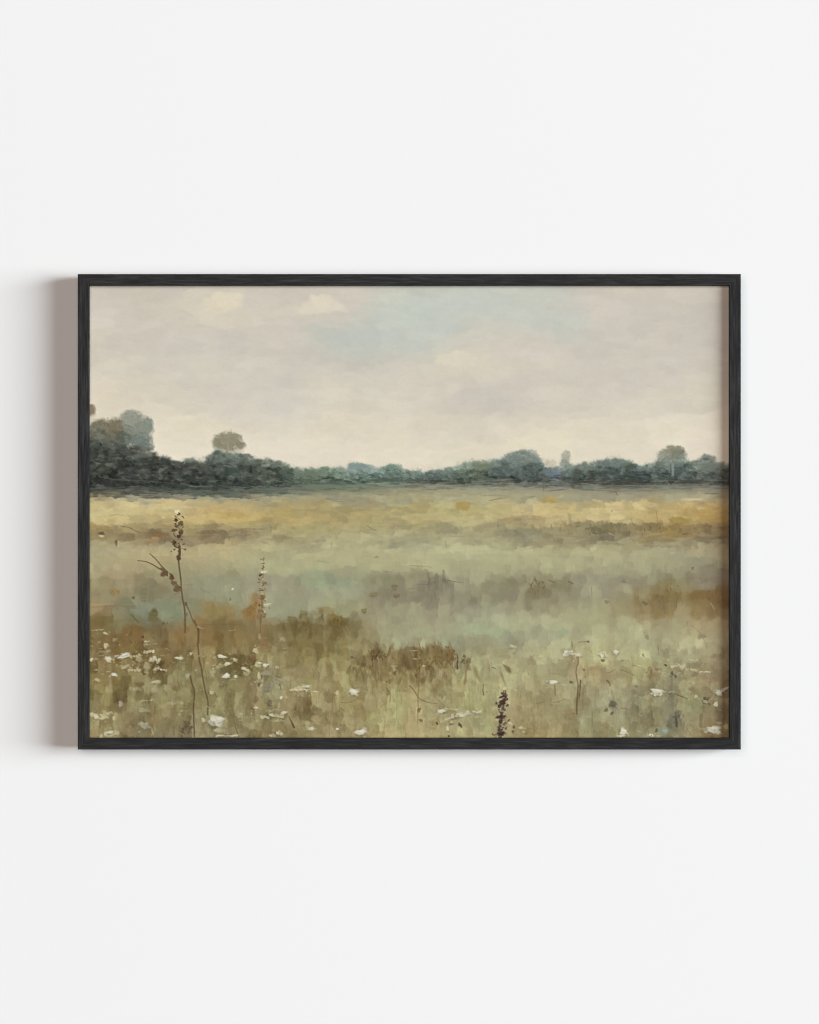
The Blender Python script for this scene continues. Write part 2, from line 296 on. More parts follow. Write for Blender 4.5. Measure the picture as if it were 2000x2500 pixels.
# softly dragged patches of colour across the meadow
for (cx, cy, rx, ry, c, a) in [
    # ochre band under the tree line
    (300, 1235, 60, 14, (210,188,140), .7), (255, 1262, 50, 14, (205,184,136), .6), (430, 1228, 50, 13, (210,184,140), .7), (520, 1250, 80, 14, (203,170,108), .6), (560, 1258, 60, 10, (190,158,88), .6),
    (660, 1258, 60, 9, (184,156,90), .6), (290, 1310, 60, 16, (150,134,92), .6), (240, 1290, 40, 18, (168,138,84), .6), (385, 1304, 34, 9, (152,118,76), .7), (375, 1318, 26, 9, (166,134,92), .6), (490, 1318, 60, 10, (158,130,88), .6),
    (525, 1302, 40, 14, (138,114,76), .6), (590, 1300, 60, 14, (140,126,92), .6), (700, 1305, 25, 10, (150,132,90), .6), (640, 1290, 50, 10, (150,142,112), .5), (560, 1330, 40, 8, (188,168,118), .5),
    (1130, 1236, 20, 13, (172,142,72), .8), (1300, 1240, 45, 16, (206,184,136), .7), (1315, 1258, 36, 11, (206,174,124), .6), (1345, 1220, 24, 12, (178,148,82), .8), (1370, 1238, 16, 9, (182,150,98), .6), (1310, 1265, 24, 7, (178,146,96), .7),
    (1380, 1268, 26, 9, (206,184,138), .6), (1505, 1240, 30, 15, (208,180,136), .8), (1560, 1238, 26, 9, (206,174,124), .7), (1440, 1250, 46, 12, (198,178,132), .6), (1590, 1222, 40, 9, (170,142,88), .7), (1665, 1240, 60, 10, (200,168,104), .7),
    (1660, 1270, 30, 18, (166,138,70), .7), (1625, 1272, 14, 9, (200,164,114), .8), (1690, 1220, 30, 5, (212,184,146), .9), (1740, 1255, 40, 16, (190,152,88), .6), (1590, 1285, 46, 12, (132,116,78), .8), (1530, 1290, 30, 12, (136,124,90), .6),
    (1460, 1294, 40, 14, (128,120,92), .7), (1680, 1300, 24, 8, (136,108,70), .7), (1740, 1290, 40, 12, (128,108,80), .7), (1420, 1280, 40, 8, (150,138,104), .6), (1250, 1272, 50, 9, (160,140,96), .6),
    # grey, teal and violet mist in the middle
    (775, 1410, 42, 22, (150,156,130), .5), (780, 1430, 34, 12, (152,158,136), .6), (860, 1400, 50, 22, (148,142,124), .5), (950, 1415, 70, 22, (136,128,104), .6), (1230, 1425, 60, 25, (132,124,102), .7), (1200, 1450, 80, 22, (140,132,110), .6),
    (1120, 1375, 60, 18, (164,156,134), .5), (1065, 1425, 50, 22, (122,116,94), .6), (1020, 1400, 40, 16, (134,126,96), .6), (1340, 1430, 70, 20, (132,124,90), .7), (1310, 1440, 28, 12, (122,106,72), .6), (1500, 1390, 60, 22, (148,140,120), .6),
    (1520, 1418, 40, 14, (142,134,112), .5), (1700, 1380, 40, 24, (138,132,114), .6), (1740, 1390, 30, 25, (130,120,104), .5), (400, 1480, 44, 32, (136,138,114), .55), (430, 1500, 40, 22, (132,138,114), .35), (420, 1400, 60, 30, (150,140,108), .5), (510, 1420, 50, 24, (152,146,128), .6),
    (370, 1440, 50, 20, (132,122, 90), .55), (580, 1455, 40, 18, (150,150,128), .5), (590, 1490, 30, 22, (148,146,126), .6), (700, 1470, 60, 36, (152,146,126), .5), (680, 1500, 50, 30, (150,144,124), .5), (830, 1480, 60, 20, (154,148,112), .5), (560, 1400, 30, 10, (138,132,100), .5),
    (1170, 1535, 46, 16, (158,162,138), .75), (1225, 1540, 30, 10, (152,156,132), .6), (1370, 1544, 26, 10, (154,158,136), .7), (1300, 1545, 40, 18, (154,146,124), .6), (960, 1545, 46, 40, (162,156,132), .6), (1060, 1550, 70, 20, (160,154,126), .5), (1420, 1505, 60, 20, (170,164,136), .5),
    (1640, 1425, 60, 14, (132,122, 76), .7), (1660, 1455, 70, 16, (134,112, 66), .75), (1620, 1445, 40, 20, (130,112, 66), .6), (1735, 1458, 36, 22, (140,104, 64), .6), (1570, 1450, 30, 12, (150,132, 80), .7), (1700, 1475, 60, 12, (146,128, 84), .6), (1620, 1478, 14, 20, (120,112,84), .6),
    # warm browns under the mist, left
    (250, 1515, 40, 16, (122,106, 62), .7), (330, 1545, 34, 26, (126, 92, 48), .8), (300, 1570, 60, 24, (130, 96, 54), .7), (245, 1580, 40, 26, (140,106, 66), .6), (385, 1545, 28, 34, (112, 98, 62), .7), (455, 1550, 40, 30, (144,106, 58), .8), (440, 1580, 36, 22, (148,118, 68), .6),
    (490, 1530, 24, 30, (146,108, 62), .6), (540, 1490, 46, 22, (148,126, 74), .7), (510, 1480, 24, 16, (150,122, 70), .6), (620, 1470, 16, 28, (152,116, 68), .8), (612, 1500, 22, 24, (148,108, 58), .85), (640, 1560, 16, 30, (140,100, 62), .7), (560, 1530, 60, 18, (128,110, 68), .7),
    (735, 1530, 50, 16, (112, 96, 56), .8), (690, 1545, 46, 20, (124,108, 66), .6), (820, 1522, 26, 22, (118, 96, 48), .85), (820, 1545, 18, 20, (106, 88, 46), .7), (800, 1490, 26, 10, (140,118, 72), .6), (760, 1580, 60, 40, (138,120, 72), .6), (740, 1500, 14, 12, (128,116, 74), .7), (710, 1516, 14, 16, (122,112, 72), .7),
    (895, 1615, 36, 18, (126,108, 66), .8), (920, 1600, 20, 20, (104, 80, 46), .8), (950, 1610, 60, 22, (122,104, 64), .7), (935, 1660, 26, 36, (132,114, 70), .7), (1000, 1625, 46, 16, (120,100, 62), .6), (1020, 1605, 24, 28, (120, 98, 54), .8), (1075, 1600, 32, 28, (122, 98, 52), .85),
    (1098, 1605, 14, 24, (116, 82, 44), .8), (1135, 1612, 18, 14, (120,108, 72), .7), (1060, 1625, 36, 14, (112, 90, 46), .7), (1040, 1670, 34, 30, (146,128, 86), .6), (1130, 1620, 26, 24, (140,130, 98), .5),
    (1590, 1640, 22, 22, (148,124, 88), .7), (1450, 1640, 30, 14, (154,130, 90), .6), (1480, 1655, 20, 16, (146,124, 84), .6), (1410, 1620, 20, 30, (166,144,106), .5), (1730, 1660, 24, 14, (142,118, 86), .6),
    (1510, 1700, 40, 18, (150,146,124), .6), (1690, 1720, 36, 26, (142,144,108), .7), (1640, 1690, 14, 60, (130,124, 98), .55), (1650, 1765, 28, 28, (104,102, 82), .7), (1495, 1722, 14, 12, (92, 88, 68), .7), (1760, 1745, 20, 30, (118,104, 80), .6), (1620, 1785, 20, 12, (136,142,126), .7),
    (350, 1730, 34, 50, (140,132, 96), .6), (380, 1680, 20, 40, (144,136, 98), .5), (300, 1740, 20, 60, (122,104, 70), .6), (375, 1755, 18, 30, (124,102, 54), .5), (455, 1780, 20, 24, (100, 88, 66), .75), (440, 1700, 26, 60, (150,138, 94), .5), (440, 1640, 24, 30, (146,140, 96), .5),
    (665, 1680, 30, 60, (148,140,116), .6), (615, 1700, 18, 50, (126,108, 76), .6), (745, 1725, 20, 26, (132,108, 72), .7), (845, 1700, 40, 30, (136,118, 70), .6), (880, 1740, 30, 26, (128,108, 66), .5), (700, 1720, 30, 30, (166,148,106), .5), (965, 1720, 20, 60, (156,152,108), .6),
    (920, 1750, 26, 40, (156,150,104), .5), (1010, 1730, 20, 60, (166,148,106), .6), (1150, 1720, 70, 26, (164,156,112), .6), (1180, 1770, 40, 24, (158,152,116), .6), (1075, 1645, 30, 14, (158,150,120), .6), (1245, 1745, 30, 40, (160,142,104), .6), (1370, 1710, 26, 14, (166,154,108), .6),
    (1160, 1665, 60, 30, (166,158,114), .5), (1300, 1655, 60, 20, (170,160,122), .5), (1265, 1670, 20, 16, (158,150,126), .5), (1560, 1640, 60, 30, (170,162,116), .5)]:
    if cy > 1350 and c[2] > 98 and c[0] - c[1] < 12:
        c = (c[0], c[1] + 4, c[2] - 6)
    smudge(cx, cy, rx, ry, c, a, 1.3)

# crisp-edged patches: square-ended touches a step lighter, darker, greener or greyer than what lies below
def patch(x, y, L, W, ang, c, al):
    # two overlapping halves with broken ends, so that no touch reads as a clean pill
    a_ = math.radians(ang)
    for s_ in (-.22, .22):
        dab(x + s_ * L * math.cos(a_) + rng.normal(0, W * .2), y + s_ * L * math.sin(a_) + rng.normal(0, W * .2), L * rng.uniform(.5, .85), W * rng.uniform(.6, 1.1), ang + rng.normal(0, 7), c + rng.normal(0, 2.5),
            alpha=al * rng.uniform(.55, .9), edge=rng.choice([.15, .3, .6]), streak=.85, jag=.26, lift=.4, power=rng.uniform(2.2, 4), var=4)


base1 = blur(img, 5)
for q in range(1500):
    x = rng.uniform(X0, X1); y = 1330 + (Y1 - 1330) * rng.random()
    near = (y - 1330) / (Y1 - 1330)
    j = rng.choice([-1, 1.15]) * rng.uniform(3, 9 + 11 * near)
    tint = [(1, .98, .9), (.9, 1, .85), (1, 1, 1.1), (1.1, .96, .7)][rng.integers(0, 4)]
    c = pick(base1, x + rng.normal(0, 14), y + rng.normal(0, 14)) + j * np.array(tint)
    if rng.random() < .7:
        patch(x, y, rng.uniform(12, 46), rng.uniform(6, 24), 90 + rng.normal(0, 11), c, rng.uniform(.3, .85))
    else:
        patch(x, y, rng.uniform(14, 40), rng.uniform(5, 11), rng.normal(0, 8), c, rng.uniform(.3, .75))
for q in range(700):
    x = rng.uniform(X0, X1); y = rng.uniform(1208, 1360)
    c = pick(base1, x + rng.normal(0, 18), y + rng.normal(0, 6)) + rng.choice([-1, 1]) * rng.uniform(3, 11) * np.array((1, .97, .85))
    patch(x, y, rng.uniform(14, 46), rng.uniform(4, 10), rng.normal(0, 6), c, rng.uniform(.35, .8))
# pale, square-edged lights of the ochre band and the ragged olive fringe hanging below it
for q in range(150):
    x = rng.choice([rng.uniform(216, 420), rng.uniform(1250, 1380), rng.uniform(1440, 1640), rng.uniform(1380, 1784)]); y = rng.normal(1246, 15)
    c = np.array([(206,186,136), (212,188,142), (200,172,116), (196,178,128)][rng.integers(0, 4)]) + rng.normal(0, 5)
    patch(x, y, rng.uniform(12, 40), rng.uniform(5, 11), rng.normal(0, 7), c, rng.uniform(.3, .75))
for q in range(190):
    x = rng.choice([rng.uniform(1380, 1784), rng.uniform(1200, 1784), rng.uniform(216, 720)]); y = np.interp(x, [216, 700, 1200, 1784], [1302, 1298, 1284, 1296]) + rng.normal(0, 9)
    c = np.array([(132,118,80), (122,112,80), (146,128,86), (140,132,98), (150,122,66)][rng.integers(0, 5)]) + rng.normal(0, 6)
    if x < 720:
        c = c + 12
    patch(x, y, rng.uniform(8, 22), rng.uniform(5, 12), 90 + rng.normal(0, 14), c, rng.uniform(.25, .7))
for q in range(220):
    x = rng.uniform(560, 1300); y = rng.uniform(1205, 1290)
    c = np.array([(172,164,122), (166,158,112), (186,172,124), (160,146,98), (178,156,98)][rng.integers(0, 5)], float) + rng.normal(0, 5)
    patch(x, y, rng.uniform(14, 50), rng.uniform(4, 9), rng.normal(0, 5), c, rng.uniform(.25, .7))
for q in range(130):         # their pale gaps
    x = rng.uniform(216, 1784); y = np.interp(x, [216, 700, 1200, 1784], [1326, 1322, 1312, 1322]) + rng.normal(0, 8)
    patch(x, y, rng.uniform(20, 60), rng.uniform(5, 11), rng.normal(0, 7), np.array((176, 167, 129)) + rng.normal(0, 5), rng.uniform(.2, .5))
# long drips: the dark of the mid meadow and the browns drag downwards
for q in range(420):
    x, y, col = [(rng.uniform(960, 1340), rng.uniform(1425, 1480), (134,126,102)), (rng.uniform(1540, 1780), rng.uniform(1450, 1500), (132,114,70)), (rng.uniform(216, 960), rng.uniform(1520, 1600), (124,108,66)),
                 (rng.uniform(880, 1150), rng.uniform(1600, 1690), (128,110,68)), (rng.uniform(216, 1784), rng.uniform(1640, 1800), (126,112,72)), (rng.uniform(216, 1784), rng.uniform(1640, 1800), (164,152,112))][rng.integers(0, 6)]
    c = np.array(col) * .7 + pick(base1, x, y) * .3 + rng.normal(0, 5)
    dab(x, y, rng.uniform(26, 80), rng.uniform(4, 12), 90 + rng.normal(0, 5), c, alpha=rng.uniform(.2, .6), edge=.45, streak=.9, jag=.1, lift=.35, power=3, var=5)

# broad vertical smears, then crisp islands of colour
for q in range(520):
    k = rng.integers(0, 7)
    x, y, col = [(rng.uniform(216, 620), rng.uniform(1560, 1790), (118,102,62)), (rng.uniform(216, 900), rng.uniform(1580, 1800), (104,90,54)), (rng.uniform(216, 1784), rng.uniform(1560, 1790), (172,162,120)),
                 (rng.uniform(216, 1784), rng.uniform(1560, 1790), (156,154,112)), (rng.uniform(560, 1300), rng.uniform(1600, 1790), (134,116,70)), (rng.uniform(1150, 1784), rng.uniform(1600, 1790), (142,128,88)), (rng.uniform(760, 1700), rng.uniform(1380, 1560), (168,164,130))][k]
    c = np.array(col) * .75 + pick(base1, x, y) * .25 + rng.normal(0, 5)
    dab(x, y, rng.uniform(36, 105), rng.uniform(10, 30), 90 + rng.normal(0, 9), c, alpha=rng.uniform(.15, .45), edge=rng.choice([.3, .7]), streak=.9, jag=.26, lift=.35, power=2.6, var=5)
low_m = smooth(1520, 1600, YY); mid_m = smooth(1330, 1400, YY); band_m = smooth(1200, 1212, YY) * (1 - smooth(1330, 1380, YY))
left_m = 1 - smooth(700, 1250, XX) * .55
for (sx, sy, th, d, a, m) in [(30, 44, .16, (-21, -21, -19), .75, low_m * left_m), (34, 38, .18, (12, 13, 9), .7, low_m), (17, 26, .24, (-15, -15, -13), .65, low_m * left_m), (15, 20, .26, (12, 12, 9), .6, low_m), (9, 11, .34, (-18, -18, -16), .6, low_m), (9, 9, .36, (18, 17, 14), .5, low_m),
                              (34, 42, .16, (-7, -7, -7), .7, mid_m), (30, 34, .18, (7, 7, 6), .7, mid_m), (14, 22, .26, (-7, -7, -6), .6, mid_m), (12, 18, .28, (7, 7, 6), .6, mid_m),
                              (46, 14, .14, (-15, -12, -4), .75, band_m), (40, 13, .18, (11, 11, 11), .7, band_m), (20, 9, .24, (-11, -10, -7), .6, band_m), (20, 9, .26, (9, 9, 8), .6, band_m), (20, 18, .26, (-12, -12, -10), .7, smooth(1285, 1295, YY) * band_m)]:
    blotch(sx, sy, th, d, a, m)

# dry vertical drags and tiny flicks that break the smudges up
base2 = img.copy()
for q in range(1700):
    x = rng.uniform(X0, X1); y = 1340 + (Y1 - 1340) * rng.random() ** .8
    near = (y - 1340) / (Y1 - 1340)
    L = rng.uniform(6, 26) * (.6 + .6 * near); W = rng.uniform(2.2, 7)
    c = pick(base2, x + rng.normal(0, 7), y + rng.normal(0, 10)) + rng.normal(0, 5 + 8 * near) * np.array([1, .95, .8])
    dab(x, y, L, W, 90 + rng.normal(0, 16) if rng.random() < .75 else rng.normal(0, 20), c, alpha=rng.uniform(.3, .85), edge=.5, streak=.8, jag=.25, lift=.35, var=5)
for q in range(520):        # horizontal ridges of the far meadow
    x = rng.uniform(X0, X1); y = rng.uniform(1190, 1400)
    L = rng.uniform(10, 50); d = rng.choice([-18, -12, 10, 15])
    line([(x, y), (x + L * .5, y + rng.normal(0, 1.6)), (x + L, y + rng.normal(0, 2))], 1.5, .6, pick(img, x, y) + d, alpha=rng.uniform(.2, .75), lift=.35, var=3)
for q in range(620):       # grass blades of the near meadow
    x = rng.uniform(X0, X1); y = rng.uniform(1560, Y1 + 20)
    L = rng.uniform(12, 48); lean = rng.normal(0, .16)
    d = rng.choice([-22, -16, -10, 12, 16])
    line([(x, y), (x + lean * L * .4, y - L * .5), (x + lean * L, y - L)], rng.uniform(1.2, 2.4), .6, pick(img, x, y) + d * np.array([1, .95, .85]), alpha=rng.uniform(.15, .6), lift=.3, var=4)
for q in range(700):        # crumbs of broken colour
    x = rng.uniform(X0, X1); y = 1585 + (Y1 - 1585) * rng.random()
    d = rng.choice([-44, -30, 24, 34])
    dab(x, y, rng.uniform(3, 9), rng.uniform(2, 5), rng.uniform(0, 180), pick(img, x, y) + d * np.array([1, .95, .85]), alpha=rng.uniform(.25, .7), edge=.5, lift=.4, jag=.25)

# ---- the tree line -------------------------------------------------------
TOP = [(214,1072),(250,1078),(300,1085),(345,1102),(372,1108),(395,1119),(410,1116),(420,1130),(440,1138),(455,1127),(470,1121),(482,1129),(495,1129),(512,1117),(530,1106),(560,1110),(600,1119),(640,1129),(665,1126),(680,1134),(720,1142),(735,1146),(770,1145),(800,1147),(830,1146),(850,1147),(880,1149),(910,1146),(935,1143),(950,1139),(975,1139),(990,1149),(1000,1154),(1030,1154),(1060,1151),(1100,1146),(1120,1137),(1150,1127),(1200,1126),(1230,1119),(1260,1107),(1290,1107),(1310,1116),(1325,1136),(1345,1144),(1365,1144),(1395,1138),(1410,1135),(1440,1135),(1475,1125),(1510,1121),(1540,1129),(1560,1139),(1600,1134),(1612,1120),(1650,1118),(1672,1124),(1684,1133),(1700,1134),(1715,1122),(1724,1114),(1740,1120),(1750,1131),(1786,1135)]
BOT = [(214,1196),(400,1194),(520,1198),(640,1190),(760,1181),(1000,1181),(1300,1184),(1786,1183)]
TX, TY = np.array(TOP).T; BX, BY = np.array(BOT).T
top = np.interp(XX[0], TX, TY) + upsample(rng.uniform(-1, 1, (2, 190)), 2, PW)[0] * 3.5 + upsample(rng.uniform(-1, 1, (2, 420)), 2, PW)[0] * 2
bot = np.interp(XX[0], BX, BY) + upsample(rng.uniform(-1, 1, (2, 90)), 2, PW)[0] * 2
TC = [(214,(66,69,61)),(300,(68,71,63)),(400,(63,67,59)),(470,(70,76,67)),(560,(72,83,74)),(620,(78,88,76)),(680,(88,100,84)),(760,(98,112,92)),(840,(100,120,102)),(900,(100,122,108)),(970,(92,112,98)),(1010,(88,106,92)),(1060,(86,104,96)),(1120,(98,114,100)),(1170,(104,116,92)),(1210,(84,98,92)),(1280,(92,106,100)),(1330,(90,104,100)),(1360,(94,106,110)),(1400,(86,98,88)),(1440,(86,98,86)),(1480,(86,98,94)),(1530,(76,90,80)),(1570,(84,96,92)),(1620,(96,108,98)),(1660,(84,98,92)),(1710,(106,114,102)),(1786,(100,106,98))]
tcx = np.array([a for a, _ in TC]); tcc = np.array([b for _, b in TC], float)


def tree_col(x):
    return np.array([np.interp(x, tcx, tcc[:, k]) for k in range(3)])


soft = blur(((YY > top[None]) & (YY < bot[None])).astype(float), 3)
soft2 = blur(((YY > top[None] - 8) & (YY < bot[None])).astype(float), 7)
base = np.stack([np.interp(XX, tcx, tcc[:, k]) for k in range(3)], -1)
dep = np.clip((YY - top[None]) / np.maximum(8, (bot - top)[None]), 0, 1)[..., None]
darkm = np.interp(XX, [214, 560, 700, 980, 1040, 1400, 1786], [.74, .74, .86, .9, .82, .72, .7])[..., None]
base = base * (1.13 - dep * 1.13) + base * darkm * dep
a = (soft2 * .28)[..., None]; img = img * (1 - a) + (base * .6 + img * .4) * a
a = soft[..., None]; img = img * (1 - a) + base * a
# far blue knoll and hazy crowns
for (cx, cy, rx, ry, c, a) in [(880, 1146, 34, 17, (128,145,141), .95), (905, 1154, 34, 14, (124,144,138), .9), (860, 1138, 14, 9, (124,142,140), .9), (830, 1151, 34, 8, (122,140,134), .7), (938, 1146, 12, 8, (112,134,122), .8), (968, 1145, 18, 10, (108,128,114), .85), (990, 1152, 14, 7, (104,124,112), .7)]:
    smudge(cx, cy, rx, ry, c, a, .7)
dab(878, 1141, 54, 22, 4, (129,146,143), alpha=.9, edge=.3, lift=.4, var=3)
line([(850, 1146), (851, 1133), (862, 1130), (884, 1131), (905, 1137), (920, 1140)], 2, 1.4, (112,134,134), .9)
CROWNS = [  (250,1078,42,18,(92,94,80),.95),(300,1078,26,16,(96,102,90),.9),(345,1094,30,14,(100,104,94),.8),(330,1070,36,18,(118,126,114),.9),(270,1066,30,12,(110,104,84),.8),(560,1116,60,10,(104,116,106),.7),
      # hazy crowns standing above the mass: x, y, rx, ry, colour, alpha
    (256,1048,36,26,(122,115,92),.95),(238,1056,22,26,(116,111,92),.9),(286,1040,22,20,(118,109,86),.9),(330,1032,34,30,(144,146,131),.95),(352,1050,24,26,(134,139,125),.9),(318,1018,24,16,(148,149,136),.7),(310,1060,22,22,(112,116,102),.85),(350,1078,24,12,(112,124,118),.85),(362,1034,13,12,(132,142,128),.8),
    (298,1066,14,14,(88,92,78),.9),(222,1000,12,13,(140,122,104),.9),(214,1006,14,12,(136,120,100),.8),
    (558,1077,35,23,(142,134,106),.95),(588,1087,11,10,(134,128,102),.9),(530,1084,9,12,(140,134,108),.85),(556,1068,24,13,(148,140,112),.8),
    (1285,1112,30,14,(138,146,132),.85),(1255,1116,18,12,(128,134,120),.7),(1383,1118,11,18,(162,160,142),.7),(1380,1134,12,12,(132,138,124),.7),(1345,1132,14,10,(190,182,164),.5),
    (1640,1108,27,20,(150,146,124),.9),(1650,1100,22,12,(138,132,106),.8),(1622,1120,18,18,(156,150,130),.8),(1660,1112,18,14,(116,122,108),.7),(1726,1126,16,14,(126,130,114),.85),(1722,1116,8,8,(134,138,122),.7),(1742,1122,9,9,(140,138,122),.6),(1700,1130,16,6,(130,122,106),.6)]
for (cx, cy, rx, ry, c, a) in CROWNS:      # a hazy edge first, then the crown itself
    smudge(cx, cy, rx * 1.25, ry * 1.25, np.array(c) * .55 + np.array((215, 206, 188)) * .45, a * .45, .8)
for (cx, cy, rx, ry, c, a) in CROWNS:
    smudge(cx, cy, rx * .98, ry * .98, c, a * .92, 1.5, .70, 1.02)
for (cx, cy, rx, ry, c, a) in CROWNS:      # leaf-clump touches, spatter past the outline, arcs of lifted paint
    cc = np.array(c, float)
    for q in range(int(6 + rx * ry / 13)):
        t = rng.uniform(0, 6.28); rr = math.sqrt(rng.random()) * 1.0
        dy = math.sin(t) * rr
        col = cc - dy * 9 + rng.normal(0, 10) + rng.normal(0, 2.5, 3)
        dab(cx + rx * rr * math.cos(t), cy + ry * dy, rng.uniform(4, 12), rng.uniform(3, 6), rng.normal(0, 45), col, alpha=rng.uniform(.25, .7), edge=.55, jag=.3, lift=.5, var=5)
    for q in range(int(5 + (rx + ry) / 1.6)):
        t = rng.uniform(3.0, 6.5); rr = rng.normal(1.0, .09)
        dab(cx + rx * rr * math.cos(t), cy + ry * rr * math.sin(t), rng.uniform(2.5, 7), rng.uniform(1.8, 4), rng.uniform(-70, 70), cc * .9 + rng.normal(0, 8), alpha=rng.uniform(.25, .75), edge=.6, jag=.35, lift=.4, var=4)
    for q in range(int(2 + rx / 7)):
        t0 = rng.uniform(3.3, 5.2); rr = rng.uniform(.4, 1.0); sp = rng.uniform(.4, 1.0)
        pts = [(cx + rx * rr * math.cos(t0 + sp * k / 5), cy + ry * rr * math.sin(t0 + sp * k / 5)) for k in range(6)]
        line(pts, 1.6, .8, cc + rng.choice([-30, -20, 22]), alpha=rng.uniform(.35, .8), lift=.5, var=3)
smudge(316, 1089, 9, 8, (196,196,182), .8, .9); dab(318, 1086, 12, 8, -40, (204,204,192), alpha=.8, edge=.4, lift=.6); dab(312, 1092, 11, 5, 10, (196,194,180), alpha=.8, edge=.4, lift=.5)
line([(555, 1080), (555, 1096), (556, 1118)], 4.5, 5.5, (158,148,114), .9); line([(552, 1086), (553, 1104), (552, 1118)], 1.3, 1.3, (120,112,86), .7)
dab(568, 1107, 17, 7, 0, (200,204,194), alpha=.85, edge=.3, lift=.5); dab(540, 1100, 24, 6, 0, (206,196,178), alpha=.6, edge=.4)
# body of the mass: rounded clumps, each lit above and dark below, then short curled dabs
def in_mass(x, d):
    i = min(PW - 1, max(0, int((x - X0) * RES)))
    return top[i] - 1 + (bot[i] - top[i] + 1) * d


def dark_at(x):
    return np.interp(x, [214, 560, 700, 980, 1040, 1400, 1786], [.60, .64, .84, .86, .74, .62, .62])


for q in range(760):
    x = rng.uniform(X0, X1)
    d = rng.random() ** .8 * .85; y = in_mass(x, d)
    if 845 < x < 935 and y < 1154:
        continue
    R = rng.uniform(5, 13) * (1.25 if x < 640 else .9) * (1.15 - .5 * d)
    col = tree_col(x) * (1.22 * (1 - d) + dark_at(x) * d) * (1 + rng.normal(0, .10)) + rng.normal(0, 3, 3)
    dab(x, y + R * .35, R * 2.3, R * 1.5, rng.normal(0, 14), col * .74, alpha=.7, edge=.6, jag=.2, lift=.3, var=4)
    dab(x, y, R * 2, R * 1.25, rng.normal(0, 14), col, alpha=.85, edge=.55, jag=.2, lift=.6, var=5)
    dab(x + R * .2, y - R * .3, R * 1.2, R * .6, rng.normal(0, 20), col * 1.18 + 4, alpha=.6, edge=.6, jag=.2, lift=.5, var=5)
for q in range(2300):
    x = rng.uniform(X0, X1); d = rng.random() ** .8; y = in_mass(x, d)
    col = tree_col(x) * (1.15 * (1 - d) + dark_at(x) * d) * (1 + rng.normal(0, .10)) + rng.normal(0, 2.5, 3)
    if rng.random() < .13:
        col = col * rng.uniform(1.2, 1.5) + 5
    elif rng.random() < .2:
        col = col * rng.uniform(.62, .8)
    if 845 < x < 935 and y < 1154:
        continue
    if d > .7:
        dab(x, y, rng.uniform(14, 40), rng.uniform(2, 5), rng.normal(0, 6), col, alpha=rng.uniform(.4, .9), edge=.5, jag=.15, lift=.6, var=5)
    else:
        dab(x, y, rng.uniform(6, 18), rng.uniform(2.5, 6), rng.normal(0, 28), col, alpha=rng.uniform(.3, .8), edge=.55, jag=.2, lift=.6, var=5)
for q in range(620):        # curled hair lines in the foliage
    x = rng.uniform(X0, X1); i = min(PW - 1, int((x - X0) * RES)); t0, b0 = top[i], bot[i]
    y = t0 + 3 + (b0 - t0 - 3) * rng.random()
    if 850 < x < 930 and y < 1150:
        continue
    L = rng.uniform(6, 22); bend = rng.normal(0, 3)
    m = 1.45 if rng.random() < .55 else .55
    line([(x - L / 2, y + rng.normal(0, 1.5)), (x, y + bend), (x + L / 2, y + rng.normal(0, 2))], 1.6, .8, np.clip(pick(img, x, y) * m, 25, 170), alpha=rng.uniform(.3, .85), lift=.5, var=3)
for q in range(330):
    x = rng.uniform(214, 440) if rng.random() < .6 else rng.uniform(440, 700)
    i = min(PW - 1, int((x - X0) * RES)); t0, b0 = top[i], bot[i]
    y = rng.uniform(t0 - (26 if 225 < x < 352 else 3), b0 - 22)
    up = y < t0 + 4
    c = np.array([(72,78,68), (92,97,86), (56,60,53), (108,112,100), (80,76,66), (46,50,44)][rng.integers(0, 6 if not up else 4)], float) + rng.normal(0, 6)
    if up:
        c = c + 16
    R = rng.uniform(5, 14)
    dab(x, y, R * rng.uniform(1.2, 2.2), R, rng.normal(0, 30), c, alpha=rng.uniform(.3, .75), edge=.5, jag=.26, streak=.6, lift=.5, var=7)
    if rng.random() < .4:
        line([(x - R, y - R * .3), (x, y - R * .6), (x + R, y - R * .2)], 1.6, .9, c * rng.choice([.62, 1.4]), alpha=.6, lift=.5)
for q in range(170):        # long wavy drags low in the left-hand mass
    x = 214 + 470 * rng.random() ** 1.2; i = min(PW - 1, int((x - X0) * RES)); t0, b0 = top[i], bot[i]
    y = t0 + (b0 - t0) * (.62 + .48 * rng.random() ** .8)
    L = rng.uniform(18, 70); k = rng.uniform(1.5, 5); ph = rng.uniform(0, 6)
    pts = [(x + L * t, y + k * math.sin(ph + 5 * t) + 4 * t) for t in np.linspace(0, 1, 7)]
    if rng.random() < .62:
        line(pts, rng.uniform(2, 5), 1.2, np.array((46, 52, 46)) + rng.normal(0, 6), alpha=rng.uniform(.4, .85), lift=.5, var=3)
    else:
        line(pts, rng.uniform(1.2, 2.2), .8, np.array((112, 116, 104)) + rng.normal(0, 10), alpha=rng.uniform(.3, .75), lift=.7, var=3)
for q in range(240):        # the same under the right-hand trees
    x = rng.uniform(1000, 1786); y = 1179 + rng.normal(0, 4)
    L = rng.uniform(20, 70)
    line([(x, y), (x + L * .5, y + rng.normal(0, 1.5)), (x + L, y + rng.normal(0, 2))], rng.uniform(1.5, 4), 1, np.array((60, 62, 54)) + rng.normal(0, 7) if rng.random() < .7 else np.array((132, 126, 108)), alpha=rng.uniform(.3, .8), lift=.5, var=3)
